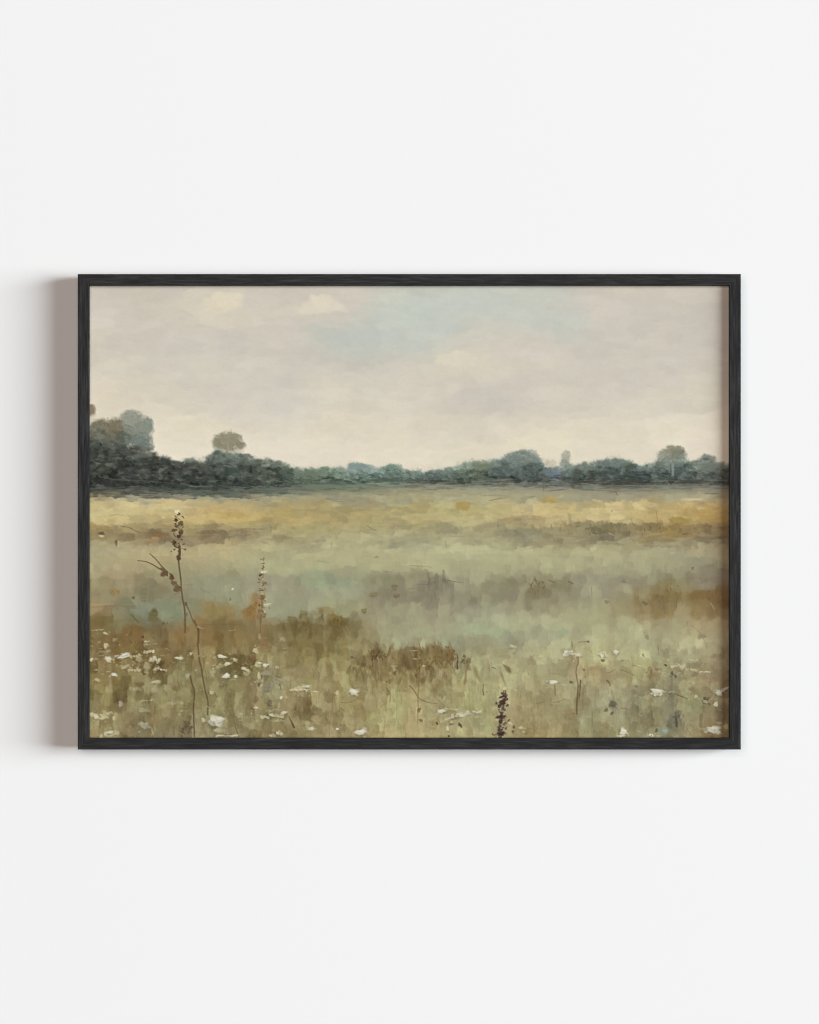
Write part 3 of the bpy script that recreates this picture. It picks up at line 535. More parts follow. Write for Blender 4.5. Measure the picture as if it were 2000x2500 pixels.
# ragged twigs and leaf specks against the sky
for q in range(420):
    x = rng.uniform(X0, X1); i = min(PW - 1, int((x - X0) * RES))
    y = top[i] - abs(rng.normal(0, 3.5)) + 1
    if 845 < x < 935:
        continue
    dab(x, y, rng.uniform(3, 8), rng.uniform(2, 4), rng.uniform(-60, 60), tree_col(x) * rng.uniform(1.0, 1.45), alpha=rng.uniform(.3, .8), edge=.55, jag=.3, lift=.4)
for q in range(260):
    x = rng.uniform(X0, X1); i = min(PW - 1, int((x - X0) * RES))
    y = top[i] + abs(rng.normal(0, 3))
    if 845 < x < 935:
        continue
    dab(x, y, rng.uniform(3, 8), rng.uniform(2, 4), rng.uniform(-40, 40), np.array((206, 198, 180)) * .75 + tree_col(x) * .25, alpha=rng.uniform(.25, .65), edge=.6, jag=.3, lift=.4)
for q in range(240):
    x = rng.uniform(X0, X1); i = min(PW - 1, int((x - X0) * RES)); y = top[i]
    if 845 < x < 935:
        continue
    s = rng.normal(0, 6)
    line([(x, y + 5), (x + s * .5, y), (x + s, y - rng.uniform(2, 8))], 1.6, .7, tree_col(x) * rng.uniform(.95, 1.35), alpha=rng.uniform(.3, .8), lift=.4, var=4)
mass_m = blur(((YY > top[None] - 2) & (YY < bot[None])).astype(float), 2)
up_m = mass_m * (1 - dep[..., 0]) * smooth(620, 900, XX)
blotch(9, 7, .16, (30, 30, 26), .75, up_m); blotch(18, 9, .12, (20, 22, 19), .7, up_m); blotch(8, 5, .2, (-24, -24, -22), .8, mass_m); blotch(16, 7, .16, (-16, -15, -14), .8, mass_m); blotch(8, 5, .24, (26, 26, 24), .8, mass_m); blotch(22, 8, .18, (16, 17, 16), .7, mass_m)
for (cx, cy, rx, ry, c) in [(1285,1122,42,14,(124,134,124)),(1180,1136,50,8,(122,132,116)),(1100,1152,40,6,(112,124,116)),(1430,1142,40,7,(112,122,112)),(1500,1132,46,10,(116,126,118)),(1560,1146,30,7,(116,126,118)),(1640,1132,38,9,(122,130,118)),(1725,1138,42,12,(120,127,118)),(1345,1152,26,9,(110,121,128)),(600,1128,46,8,(108,118,108)),(760,1156,70,8,(110,124,106)),(350,1112,30,8,(104,108,98)),(1250,1150,40,10,(104,116,112)),(1010,1160,40,5,(108,122,112))]:
    smudge(cx, cy, rx, ry, c, .62, 1.4)
# notable lights and darks of the mass
for (cx, cy, L, W, a, c, al) in [(267,1134,26,13,0,(108,112,102),.85),(240,1131,24,3,12,(136,138,126),.8),(330,1052,22,20,0,(140,146,132),.5),(228,1108,24,30,40,(50,54,48),.5),(285,1087,20,16,30,(58,62,54),.7),(318,1158,20,10,0,(62,66,74),.6),(345,1100,12,10,0,(104,84,72),.6),(362,1098,14,8,30,(92,78,70),.7),(356,1114,14,8,0,(110,92,82),.6),
    (404,1126,26,16,0,(58,62,56),.8),(560,1150,40,22,0,(62,82,72),.7),(540,1124,30,12,-6,(126,132,122),.6),(556,1138,34,3,12,(140,146,136),.8),(466,1127,18,6,-20,(120,138,124),.7),(650,1136,26,10,0,(168,164,148),.7),(668,1130,10,5,0,(140,128,108),.7),(700,1160,36,16,20,(70,90,78),.6),(708,1155,26,5,25,(48,62,54),.8),(740,1172,50,10,0,(74,92,78),.5),
    (770,1160,60,20,0,(112,124,98),.45),(826,1172,26,8,0,(44,60,52),.8),(846,1174,12,5,0,(46,58,52),.8),(940,1171,90,8,0,(82,92,84),.8),(960,1163,60,9,0,(98,118,104),.6),(930,1181,80,5,0,(140,150,106),.7),(1180,1140,44,18,-4,(112,124,92),.75),(1150,1140,20,14,0,(150,150,136),.6),(1225,1160,20,26,20,(66,80,82),.5),(1262,1158,10,24,20,(60,74,76),.5),(1345,1156,30,12,0,(102,116,128),.7),(1330,1172,26,12,-20,(112,106,94),.6),
    (1446,1158,11,20,-25,(66,60,62),.9),(1540,1140,28,18,0,(74,88,72),.8),(1520,1128,34,9,-8,(128,132,120),.6),(1586,1140,12,8,0,(150,160,152),.7),(1660,1150,22,16,20,(72,84,80),.6),(1688,1142,22,10,20,(78,90,78),.7),(1420,1177,90,7,-4,(66,66,56),.8),(1530,1174,70,10,0,(66,68,58),.8),(1690,1174,90,10,0,(70,70,60),.8),(1740,1172,40,9,0,(98,112,110),.6),(1770,1160,26,18,0,(84,88,80),.5)]:
    dab(cx, cy, L, W, a, c, alpha=al, edge=.5, jag=.2, lift=.6, var=6)
line([(1642, 1133), (1643, 1145), (1643, 1160)], 5.5, 6, (142,152,144), .85, lift=.8)
line([(1637, 1134), (1638, 1166)], 3, 3, (66,78,74), .7); line([(1650, 1136), (1649, 1162)], 3, 3, (78,90,84), .6)
# dark and green drag under the mass, and the pale verge
for q in range(900):
    x = rng.uniform(X0, X1) if rng.random() < .45 else rng.uniform(X0, 700)
    y = np.interp(x, [214, 620, 800, 1000, 1786], [1201, 1203, 1193, 1188, 1191]) + rng.normal(0, 7.5 if x < 700 else 5)
    c = pick(field, x, y + 4) * rng.uniform(.66, 1.05) if rng.random() < .5 else tree_col(x) * rng.uniform(.75, 1.4)
    dab(x, y, rng.uniform(18, 60), rng.uniform(1.8, 4.5), rng.normal(1, 4), c, alpha=rng.uniform(.3, .75), edge=.5, jag=.15, lift=.55, var=6)
for (p, w, c, al) in [([(245,1165),(290,1172),(330,1172),(420,1180),(470,1188)],2,(112,114,102),.8),([(440,1180),(480,1188),(540,1186),(600,1190),(640,1188)],1.8,(140,140,126),.7),([(445,1186),(490,1194),(560,1194)],2,(44,46,42),.8),([(560,1200),(640,1202),(740,1206)],2,(70,74,66),.7),([(600,1196),(680,1194),(790,1192)],2,(128,132,112),.6),
    ([(900,1181),(950,1178),(990,1178)],2.4,(146,158,112),.8),([(990,1187),(1020,1186),(1040,1190)],2.6,(92,74,62),.8),([(840,1196),(930,1192),(1000,1190)],2,(112,106,80),.6),([(1195,1222),(1220,1217),(1240,1216)],2,(112,100,70),.8),([(1175,1210),(1215,1209),(1245,1212)],1.6,(112,100,78),.7),([(1290,1214),(1300,1211),(1315,1214)],2,(100,90,70),.7),
    ([(1327,1188),(1327,1200)],2.4,(92,80,62),.8),([(1420,1180),(1470,1186),(1560,1184),(1660,1188),(1770,1186)],1.8,(160,150,128),.6),([(1440,1196),(1500,1199),(1580,1198),(1700,1190),(1780,1192)],2.2,(112,104,88),.7),([(1504,1200),(1508,1209)],2.6,(82,74,66),.8),([(1706,1202),(1720,1204)],3,(184,168,130),.8),([(420,1206),(421,1213)],2.4,(70,70,58),.8)]:
    line(p, w, w * .6, c, al, lift=.6)
for (cx, cy, L, W, a, c, al) in [(1400,1190,12,9,40,(96,84,66),.7),(1416,1189,20,9,0,(104,92,76),.6),(340,1193,40,6,0,(96,80,72),.6),(250,1190,40,8,0,(108,98,92),.5),(615,1203,16,5,5,(92,80,78),.8),(222,1210,16,14,0,(150,128,74),.7),(460,1196,30,8,0,(96,104,92),.6),(440,1201,16,10,0,(78,86,74),.7)]:
    dab(cx, cy, L, W, a, c, alpha=al, edge=.5, jag=.2, lift=.5)
# ---- the mist is rubbed soft before the near plants go on
skyk_ = (1 - smooth(1120, 1172, YY))[..., None]; fldk_ = smooth(1196, 1215, YY)[..., None]; trk_ = (1 - skyk_) * (1 - fldk_)
k4_, k2_ = knife(img, 4), knife(img, 2)
rough_ = noise(40, 40, oct=3)[..., None]
fk_ = k4_ * (.62 + .3 * rough_) + k2_ * (.38 - .3 * rough_)
sk_ = blur(knife(blur(img, 1), 5), 2) * .7 + k2_ * .3
flat_ = sk_ * skyk_ + fk_ * fldk_ + k2_ * trk_
dark_ = blur(1 - smooth(165, 200, img.mean(-1)), 2)[..., None] * (1 - fldk_)
mistm_ = (smooth(1310, 1370, YY) * (1 - smooth(1540, 1620, YY)))[..., None]
flat_ = flat_ * (1 - .5 * mistm_) + blur(flat_, 4) * .5 * mistm_
near_keep = .80 - .42 * dark_ - .22 * fldk_ * (1 - mistm_)
# no touch keeps a ruler-straight side
jy_ = np.clip(np.arange(PH)[:, None] + np.round(noise(7, 5, oct=2) * 3.4).astype(int), 0, PH - 1)
jx_ = np.clip(np.arange(PW)[None, :] + np.round(noise(5, 7, oct=2) * 3.4).astype(int), 0, PW - 1)
flat_ = flat_[jy_, jx_] * .8 + blur(flat_[jy_, jx_], 1) * .2
# the lost contrast of the flattened touches is put back around their own local mean
loc_ = blur(flat_, 12)
flat_ = loc_ + (flat_ - loc_) * (1.0 + .20 * fldk_ + .08 * skyk_)
img = img * (1 - near_keep) + flat_ * near_keep
edge_ = np.hypot(*np.gradient(flat_.mean(-1)))
hgt += np.clip(edge_, 0, 8) * .05
lift_ = np.exp(-((YY - 1362 + 10 * np.sin(XX / 160)) / 34) ** 2) * 4 + smooth(1560, 1640, YY) * 4 + smooth(700, 1200, XX) * np.exp(-((YY - 1530) / 50) ** 2) * 4
img = img + lift_[..., None] * np.array([1, 1, .85])
# ---- near plants and flowers --------------------------------------------
S_ = 4.3125
FL = {'W': (209,201,186), 'w': (201,191,165), 'c': (192,180,142), 't': (172,162,124), 'g': (172,166,148), 'b': (158,166,158)}


def flower(ox, oy, items):
    for (px, py, w, h, ang, k) in items:
        x, y = ox + px / S_, oy + py / S_
        w, h = w / S_ * 1.18, h / S_ * 1.14
        c = np.array(FL[k], float) + rng.normal(0, 3)
        al = {'t': .6, 'g': .7, 'b': .6, 'c': .85}.get(k, .93)
        und = pick(img, x, y)
        if k in 'Ww' and max(w, h) > 9:       # thin dark seat below the loaded dab
            dab(x + .5, y + h * .12, w * 1.12, h * 1.12, ang, und * .72, alpha=.55, edge=.4, lift=0, var=3)
        if max(w, h) > 26 and k in 'wct':     # long drag made of several touches
            n = 5
            for q in range(n):
                t = (q + .5) / n - .5
                a = math.radians(ang)
                dab(x + w * t * math.cos(a) + rng.normal(0, 1), y + w * t * math.sin(a) + rng.normal(0, h * .16), w * rng.uniform(.22, .4), h * rng.uniform(.5, .95), ang + rng.normal(0, 12), c + rng.normal(0, 10), alpha=al * rng.uniform(.6, 1), edge=.35, jag=.25, lift=.9, var=8)
        elif h > w * 1.3:
            dab(x, y, h, w, 90 + ang, c, alpha=al, edge=.35, jag=.2, lift=.8, var=6)
        else:
            dab(x, y, w, h, ang, c, alpha=al, edge=.42, jag=.3, streak=.5, power=2.2, lift=1.0, var=10)
            if w > 9:
                for q in range(3):
                    dab(x + rng.normal(0, w * .4), y + rng.normal(0, h * .4), w * rng.uniform(.3, .6), h * rng.uniform(.25, .5), ang + rng.normal(0, 20), c - rng.uniform(4, 26), alpha=rng.uniform(.3, .7), edge=.6, jag=.3, lift=.6, var=8)
            if k in 'Ww' and w > 10:
                dab(x + w * .1, y - h * .1, w * .6, h * .5, ang + rng.normal(0, 8), c + 9, alpha=.7, edge=.5, lift=.5, var=5)
                dab(x - w * .2, y + h * .2, w * .4, h * .3, ang, c - 18, alpha=.4, edge=.5, lift=.2, var=5)


BR, DB, DD, RB, OL, DG = (112,94,58), (88,74,46), (66,50,38), (126,86,48), (118,106,66), (86,82,62)


def blobs(ox, oy, items, al=.9, grow=1.0):
    for (px, py, w, h, ang, c) in items:
        w, h = w / S_ * grow, h / S_ * grow
        dab(ox + px / S_, oy + py / S_, max(w, 3), max(h, 3), ang, np.array(c) + rng.normal(0, 4), alpha=al, edge=.4, jag=.28, lift=.8, var=8)


def lines(ox, oy, items):
    for (pts, w0, w1, c, al) in items:
        if oy == 1200 and ox > 210:
            al = al * .55
        elif ox > 210:
            al = al * .8
        line([(ox + a / S_, oy + b / S_) for a, b in pts], w0, w1, c, al, lift=.6, wob=.35)


A_, B_, C_, D_ = (210, 1500), (600, 1500), (1000, 1500), (1390, 1500)
E_, F_, G_, H_ = (210, 1200), (600, 1200), (1000, 1200), (1390, 1200)

# brown tufts
for (ox, oy), cx, cy, w, h, col, n in [(B_,580,140,230,90,BR,16),(B_,940,110,150,150,(104,84,44),26),(B_,1350,430,90,130,(92,68,42),20),(B_,1440,460,150,60,(104,82,52),16),(B_,1230,540,220,100,BR,22),(B_,1420,640,200,200,(128,108,68),20),(B_,1620,540,160,150,(118,98,62),18),
    (C_,90,450,180,260,(116,94,54),34),(C_,360,450,260,260,(118,94,52),44),(C_,420,430,110,190,(118,82,44),16),(C_,590,480,130,110,(98,88,60),14),(C_,150,560,260,80,(108,86,46),16),(D_,880,600,170,180,(146,118,80),18),(A_,490,230,230,170,(124,90,46),20),(A_,600,320,200,140,(112,84,46),14),(A_,800,130,120,110,(108,92,58),14),
    (A_,1060,1210,110,120,(92,82,62),16),(D_,1140,1110,150,170,(108,102,80),18),(D_,450,960,110,110,(108,102,78),12),(D_,1440,900,90,80,(104,98,68),10),(F_,80,1270,190,200,(150,112,62),22),(H_,1050,1090,300,170,(124,106,62),26),(H_,1520,1080,180,140,(138,100,58),18),(H_,240,410,150,80,(112,104,76),14),(H_,560,380,200,110,(122,114,84),16),(H_,900,390,240,80,(124,106,66),18),
    (G_,290,950,280,110,(118,110,86),18),(G_,1340,990,200,150,(114,100,66),18)]:
    for q in range(n):
        x = ox + (cx + rng.normal(0, w * .27)) / S_; y = oy + (cy + rng.normal(0, h * .27)) / S_
        dab(x, y, rng.uniform(6, 16), rng.uniform(2.5, 6), 90 + rng.normal(0, 30), np.array(col) + rng.normal(0, 9) * np.array([1, .95, .8]), alpha=rng.uniform(.3, .8), edge=.5, jag=.25, lift=.5, var=6)

for q in range(110):
    x = rng.normal(1010, 72); y = rng.uniform(1580, 1665)
    dab(x, y, rng.uniform(18, 52), rng.uniform(6, 15), 90 + rng.normal(0, 16), np.array((114, 95, 58)) + rng.normal(0, 13) * np.array([1, .95, .8]), alpha=rng.uniform(.15, .5), edge=.5, jag=.3, streak=.9, lift=.4, var=7)
for q in range(70):
    x = rng.uniform(690, 850); y = rng.normal(1528, 15)
    dab(x, y, rng.uniform(14, 40), rng.uniform(6, 15), 90 + rng.normal(0, 20), np.array((110, 94, 54)) + rng.normal(0, 11), alpha=rng.uniform(.15, .5), edge=.5, jag=.3, streak=.9, lift=.4, var=7)
lines(*C_, [([(20,350),(40,420)],1.6,1,DB,.7),([(85,260),(110,340),(120,430),(130,540)],1.2,3,BR,.8),([(200,360),(185,440)],2.4,2.4,BR,.8),([(500,430),(515,470),(500,520),(505,575)],2.5,4,(78,62,42),.9),([(300,500),(340,560),(335,630)],2,1.2,(168,150,104),.8),
    ([(0,755),(50,800),(90,880),(180,930),(300,945)],2.6,1.4,(116,100,62),.9),([(90,570),(70,640),(95,720),(90,1000),(85,1150)],4,2,(122,104,64),.7),([(780,740),(770,800),(780,850)],1.4,3.2,(96,86,56),.9),([(865,560),(905,570)],2,2,(92,84,58),.9),([(1530,750),(1535,860)],4,2.4,(132,108,74),.8),([(1480,625),(1580,630)],2,1.4,(130,118,84),.7),
    ([(1510,930),(1580,925),(1640,890)],2,1.4,(126,106,66),.8),([(1340,940),(1420,925)],4,3,(136,116,76),.7),([(1340,1130),(1380,1215)],2,1.2,(130,110,70),.6),([(520,1150),(545,1190)],5,5,(84,80,58),.9),([(1010,700),(1020,770)],1.4,1,(140,128,90),.6)])
lines(*B_, [([(965,200),(955,270),(945,330)],2,1.2,BR,.8),([(740,130),(750,220)],1.6,1,BR,.6),([(390,575),(440,550),(550,545)],1.8,1,BR,.8),([(155,60),(160,200)],2.4,1.6,(110,92,62),.8),([(320,650),(350,660),(375,690)],2.4,1.6,(92,80,64),.8),([(360,740),(375,800)],2.6,1.8,(96,82,66),.8),([(455,1080),(480,1130),(510,1190)],1.6,5,(80,66,46),.9),([(85,1010),(90,1080),(98,1120)],2.4,1,(104,86,56),.8),
    ([(1290,380),(1310,410)],2,2,DB,.7),([(1360,330),(1362,390),(1400,430)],3.4,3,(116,98,62),.8),([(1460,290),(1445,330),(1470,440)],1,2,(140,124,90),.7),([(1520,355),(1510,400),(1490,450)],3,3,(110,92,60),.8),([(1380,470),(1370,560)],3,2,(108,88,56),.7),([(1480,500),(1470,580)],3,2,(112,92,58),.7),([(1300,600),(1330,740),(1340,850)],3,1.5,(130,112,70),.7),([(1490,780),(1525,850),(1520,930)],4,2,(122,108,74),.7),([(1605,730),(1590,900),(1595,1130)],1.6,1.2,(138,124,84),.7),([(1635,850),(1640,945)],2,1.6,(130,112,80),.7),([(1470,1080),(1460,1200)],1.6,1.2,(120,106,70),.7),([(1480,1135),(1570,1135)],1.4,1,(130,116,78),.6),
    ([(920,880),(910,1000),(885,1140),(880,1290)],2,1.2,(120,100,60),.6),([(1000,930),(1070,935),(1180,895),(1210,880)],2,1.4,(120,102,62),.7),([(1005,990),(1040,1020)],2.6,2,(106,88,52),.7),([(610,900),(640,960),(630,1100)],3.5,2,(122,98,62),.6),([(460,840),(480,800),(760,810)],1,1,(150,132,90),.5)])
lines(*D_, [([(90,430),(100,500),(70,590),(80,690),(95,760)],2.2,2.6,(112,90,62),.85),([(95,760),(85,880),(80,1050)],3.4,4.4,(104,78,50),.85),([(120,700),(112,790),(108,880)],4,2,(84,66,44),.85),([(150,780),(140,900),(150,1000)],3,2,(140,112,76),.6),([(540,585),(620,610),(690,645)],2,1.4,(116,104,66),.8),([(665,535),(750,560)],1.6,1.2,(110,100,64),.7),
    ([(390,620),(440,615),(485,580)],2,1.4,(126,96,64),.8),([(400,700),(425,715),(435,755)],5,2.5,(106,96,62),.85),([(935,340),(945,430)],2.4,1.6,(130,116,74),.8),([(990,690),(985,830),(980,900)],1.8,1.4,(120,112,82),.7),([(1115,840),(1170,860),(1240,890)],3.4,2.4,(96,90,62),.85),([(1085,650),(1080,800),(1090,1000)],6,7,(118,112,86),.5),([(1240,80),(1245,120)],3,2,(134,124,92),.6),
    ([(1300,120),(1370,180),(1440,310),(1450,360)],1.6,1.4,(134,124,90),.6),([(870,1020),(880,1120)],2.4,2,(108,98,64),.7),([(1390,1060),(1385,1180)],8,7,(112,104,66),.7),([(550,990),(610,1000)],2.4,2,(104,98,76),.7),([(25,290),(35,360)],3,2.4,(118,106,72),.8),([(95,295),(200,285)],2.4,3,(126,114,76),.7),([(1040,450),(1060,430),(1130,430)],1.6,1.4,(140,128,96),.6),([(240,1030),(245,1180)],2.4,1.6,(112,100,66),.6),
    ([(1120,1040),(1130,1130),(1135,1190)],5,4,(90,84,64),.6),([(740,880),(820,910)],1.4,1.2,(130,120,80),.6),([(880,870),(950,862),(990,835)],1.6,1.4,(120,106,70),.8),([(860,600),(850,690)],3,2.2,(138,104,66),.7),([(970,570),(960,640)],2.4,2,(134,104,66),.6),([(60,440),(110,430)],3,3,(150,124,88),.7)])
lines(*A_, [([(1190,160),(1178,330),(1192,470),(1232,670),(1258,820),(1285,925),(1283,1060)],3.8,3.2,(100,84,54),.9),([(1235,375),(1240,480),(1258,590),(1275,700)],1.4,1.4,(116,100,60),.8),([(1320,540),(1330,590),(1310,640)],1.4,1,(140,124,80),.6),([(1100,640),(1118,740),(1145,800),(1138,920),(1134,1060),(1142,1290)],3.6,3,(98,84,54),.95),([(1145,1060),(1165,1160)],1.6,1.2,(112,98,66),.7),
    ([(1350,820),(1380,870)],2.2,2.2,(120,98,62),.8),([(1430,700),(1400,780)],3,2,(122,104,64),.6),([(1560,1050),(1570,1180),(1610,1290)],1.6,2.8,(118,98,60),.8),([(1040,930),(1145,920)],1.6,1.2,(132,114,72),.7),([(150,1110),(148,1200)],2.4,1.8,(112,94,60),.7),([(500,330),(600,300)],1,1,(118,96,60),.6),([(730,980),(720,1060)],5,3,(122,100,54),.6),([(930,1180),(925,1270)],3,3,(112,96,64),.6),
    ([(890,1000),(960,1010),(1020,1080)],1.6,1.2,(128,116,82),.6),([(50,600),(60,690)],2,1.5,(130,104,66),.5),([(500,20),(540,75)],3,2,(112,100,62),.8),([(880,40),(940,30)],2.5,2,(126,116,80),.7),([(1510,175),(1575,165)],1.8,1,(176,158,112),.9),([(1260,110),(1440,105),(1640,115)],1.6,1.4,(116,98,58),.6)])
# the tall dry plant on the left
lines(*A_, [([(1140,70),(1170,130),(1190,200),(1186,300)],5,4,(108,84,52),.85)])
lines(*E_, [([(975,725),(985,820),(1000,905),(1003,1000),(1018,1120),(1038,1230),(1045,1380),(1047,1485)],3.6,3.8,(104,86,58),.92),([(1040,1170),(1085,1250),(1130,1370),(1170,1420),(1190,1435)],3.4,3,(122,98,62),.95),([(1170,1425),(1205,1440),(1240,1447)],2.2,1.6,(184,158,112),.9),
    ([(545,728),(640,738),(715,775),(790,828),(860,850)],1.8,3.4,(108,86,56),1),([(675,655),(740,715),(800,790),(855,845),(920,905),(955,985),(1000,1020)],1.8,4.6,(108,86,56),1),([(720,692),(750,690)],1.2,1,(120,98,66),.8),([(940,1040),(985,1010),(1000,1050)],2.4,2.4,(108,88,58),.9),([(960,985),(1000,990)],2,2,(150,130,96),.8),([(930,1085),(990,1070)],1.6,1.4,(112,96,68),.7),
    ([(380,368),(450,375),(520,410),(560,435),(700,437)],1.8,1.4,(112,94,62),.8),([(250,260),(330,240),(420,260)],1.4,1,(126,112,76),.6),([(920,540),(930,575),(955,595),(985,590)],3.6,3.2,(92,72,48),.95),([(985,575),(988,640),(980,715)],5.5,7.5,(94,74,50),.95),([(1010,600),(1045,612)],1.4,1.4,(120,98,70),.8),([(985,600),(1050,600)],1.2,1,(126,104,76),.7),
    ([(1200,1020),(1250,1055),(1300,1065)],1.6,1.2,(128,118,88),.7),([(1010,980),(1130,985)],1.4,1,(120,112,84),.6),([(470,1295),(520,1340),(560,1380)],3.6,2.6,(112,100,62),.8),([(380,1200),(500,1190)],2,1.4,(122,112,78),.6),([(45,1195),(290,1185)],2.4,1.6,(172,150,112),.7),([(50,1220),(320,1210)],1.5,1.2,(120,100,62),.6)])
blobs(*E_, [(958,212,52,38,10,(222,206,172)),(976,236,30,34,0,(84,66,44)),(965,230,16,12,0,(236,222,190)),(952,298,36,32,0,(58,46,32)),(978,292,22,22,0,(196,176,128)),(1000,336,48,60,0,(102,82,56)),(958,362,44,44,30,(106,86,58)),(930,408,66,30,0,(112,92,62)),(1000,426,56,64,0,(98,78,52)),(970,472,66,36,0,(74,58,40)),(945,330,26,22,0,(190,172,128)),(985,395,30,22,0,(172,152,112)),
    (930,540,44,44,0,(88,70,46)),(975,700,48,46,0,(92,74,50)),(1046,612,20,22,0,(110,86,60)),(1020,660,14,40,0,(170,150,118)),(830,872,84,62,30,(112,88,60)),(815,820,60,26,35,(108,86,58)),(905,905,70,48,48,(106,82,54)),(925,962,60,50,50,(118,92,64)),(850,900,50,16,30,(168,146,112)),(872,880,16,50,0,(170,150,116)),(955,1030,80,50,40,(110,90,60)),(930,935,30,20,0,(170,150,118)),(1055,1190,34,34,0,(110,88,62)),
    (1060,1300,30,40,0,(126,106,72)),(760,455,110,44,0,(150,114,74)),(725,508,90,60,0,(164,132,90)),(500,1120,40,30,30,(112,108,76)),(300,1060,80,90,60,(156,128,82)),(610,1080,90,140,0,(126,120,88)),(440,1180,150,110,0,(128,124,92)),(715,1320,120,130,0,(112,104,66)),(1520,1135,24,30,0,(132,132,64)),(1545,1028,24,24,0,(212,204,168)),(840,505,18,60,0,(140,118,82)),(320,540,24,80,0,(126,106,72)),(165,440,70,26,0,(110,92,64)),(165,470,50,26,0,(196,170,128))], .95, 1.22)
for q in range(40):
    t = rng.random(); y = 250 + t * 400; x = 975 + rng.normal(0, 26)
    c = [(86,66,44), (100,80,54), (116,96,66), (186,168,124), (74,58,40)][rng.integers(0, 5)]
    dab(210 + x / S_, 1200 + y / S_, rng.uniform(4, 9), rng.uniform(3, 5), rng.uniform(-50, 50), np.array(c) + rng.normal(0, 6), alpha=rng.uniform(.5, .9), edge=.4, jag=.3, lift=.7, var=6)
# second stalk
lines(*F_, [([(186,700),(184,860),(182,1000),(172,1180),(160,1380)],2.4,4.5,(118,96,62),1.0),([(172,1100),(165,1200),(150,1330)],9,14,(140,106,64),.8)])
for q in range(80):
    t = rng.random() ** .8; y = 690 + t * 640; x = 183 - t * 18 + rng.normal(0, 16 + 8 * t)
    c = [(98,80,52), (120,96,62), (170,152,116), (196,184,150), (146,112,68)][rng.integers(0, 5)]
    dab(600 + x / S_, 1200 + y / S_, rng.uniform(4, 9), rng.uniform(3, 5), rng.uniform(-40, 40), np.array(c) + rng.normal(0, 6), alpha=rng.uniform(.4, .85), edge=.45, jag=.3, lift=.7, var=6)
blobs(*F_, [(185,742,48,14,-8,(206,194,156)),(184,756,48,12,-8,(98,84,58)),(186,848,54,38,0,(216,206,176)),(215,840,30,24,0,(196,186,150)),(153,884,34,32,0,(70,58,40)),(190,870,40,14,0,(140,124,90)),(185,985,32,34,0,(110,92,62)),(168,1042,84,16,0,(136,104,68)),(168,1062,64,28,0,(176,146,100)),(180,1118,56,70,0,(122,90,54)),(140,1150,40,90,-20,(168,130,82)),(200,1100,24,60,0,(156,120,74)),(228,1190,96,24,-4,(204,192,156)),(185,945,90,22,0,(156,144,104)),(190,700,30,40,0,(156,146,110)),(150,1230,50,40,0,(172,136,86)),(60,1240,100,150,30,(150,112,64)),
    (620,1300,70,40,0,(122,112,68)),(470,1340,60,60,0,(122,112,66)),(900,1320,90,100,0,(124,104,54)),(1250,1260,60,80,0,(126,116,70)),(1570,1010,90,70,0,(120,108,76)),(1350,1090,120,60,0,(132,122,80)),(1590,1100,80,60,0,(128,112,80)),(1380,690,50,30,0,(148,138,106)),(780,990,130,50,0,(150,160,136))], .75)
lines(*F_, [([(1440,835),(1500,850),(1560,845)],1.6,1.2,(104,96,72),.7),([(1420,832),(1540,835)],1.4,1,(186,176,138),.8),([(1640,768),(1725,770)],1.8,1.6,(200,190,146),.9),([(760,730),(820,740),(880,750)],1.6,1.2,(126,116,86),.7),([(690,545),(780,545),(900,520)],2.2,2,(196,182,136),.8),([(905,530),(905,590)],2.4,2.4,(134,122,84),.7),([(1280,360),(1340,400),(1375,415)],2.4,1.6,(112,102,66),.8),([(1240,430),(1380,440)],1.4,1.2,(124,112,78),.6),([(1300,380),(1500,365)],1.4,1.2,(130,120,80),.6),
    ([(0,390),(180,400)],2,1.4,(104,92,68),.7),([(0,460),(60,455)],2.6,2,(96,84,56),.8),([(170,530),(260,560)],1.8,1.2,(120,110,80),.7),([(860,70),(930,100),(1050,110)],2.4,1.6,(128,108,66),.7),([(720,740),(860,730)],1.4,1,(138,128,94),.5),([(180,100),(250,150),(340,150),(400,140)],1.8,1.4,(148,124,70),.6)])
lines(*G_, [([(195,870),(205,930),(210,1040)],7,6,(116,108,86),.7),([(285,880),(290,1020)],10,8,(118,110,86),.7),([(360,835),(365,940)],6,8,(116,108,84),.75),([(405,935),(470,950),(570,962)],2.2,1.6,(96,88,66),.85),([(0,775),(60,785),(200,790),(240,805)],2.4,1.6,(128,122,80),.7),([(20,768),(190,770)],1.8,1.4,(204,194,152),.7),([(280,1090),(275,1130)],4,3,(122,112,88),.7),([(1285,910),(1300,1010)],1.8,2.6,(186,168,122),.8),([(1320,930),(1350,990)],2,1.6,(104,86,54),.8),([(1470,935),(1530,960)],3,2,(100,86,58),.8),
    ([(1680,950),(1720,970)],4,4,(98,90,62),.8),([(860,95),(970,72)],2,1.6,(116,98,58),.8),([(860,100),(970,82)],1.4,1.2,(208,186,128),.7),([(420,450),(440,480),(600,470),(640,455)],1.8,1.4,(136,126,96),.7),([(1110,420),(1140,440),(1190,440)],3.4,2.6,(126,116,88),.8),([(1320,400),(1400,470),(1470,510)],3,1.6,(130,122,92),.6),([(380,520),(390,600)],3,1.6,(140,128,98),.6),([(1495,350),(1500,400)],2.4,2,(110,98,72),.8),([(70,975),(200,980)],2.2,2,(104,96,74),.7),([(0,1050),(70,1040)],1.8,1.4,(186,176,134),.7),([(290,1290),(300,1340)],2.4,2,(118,106,74),.7),([(460,1260),(430,1310)],2,2,(120,106,74),.7)])
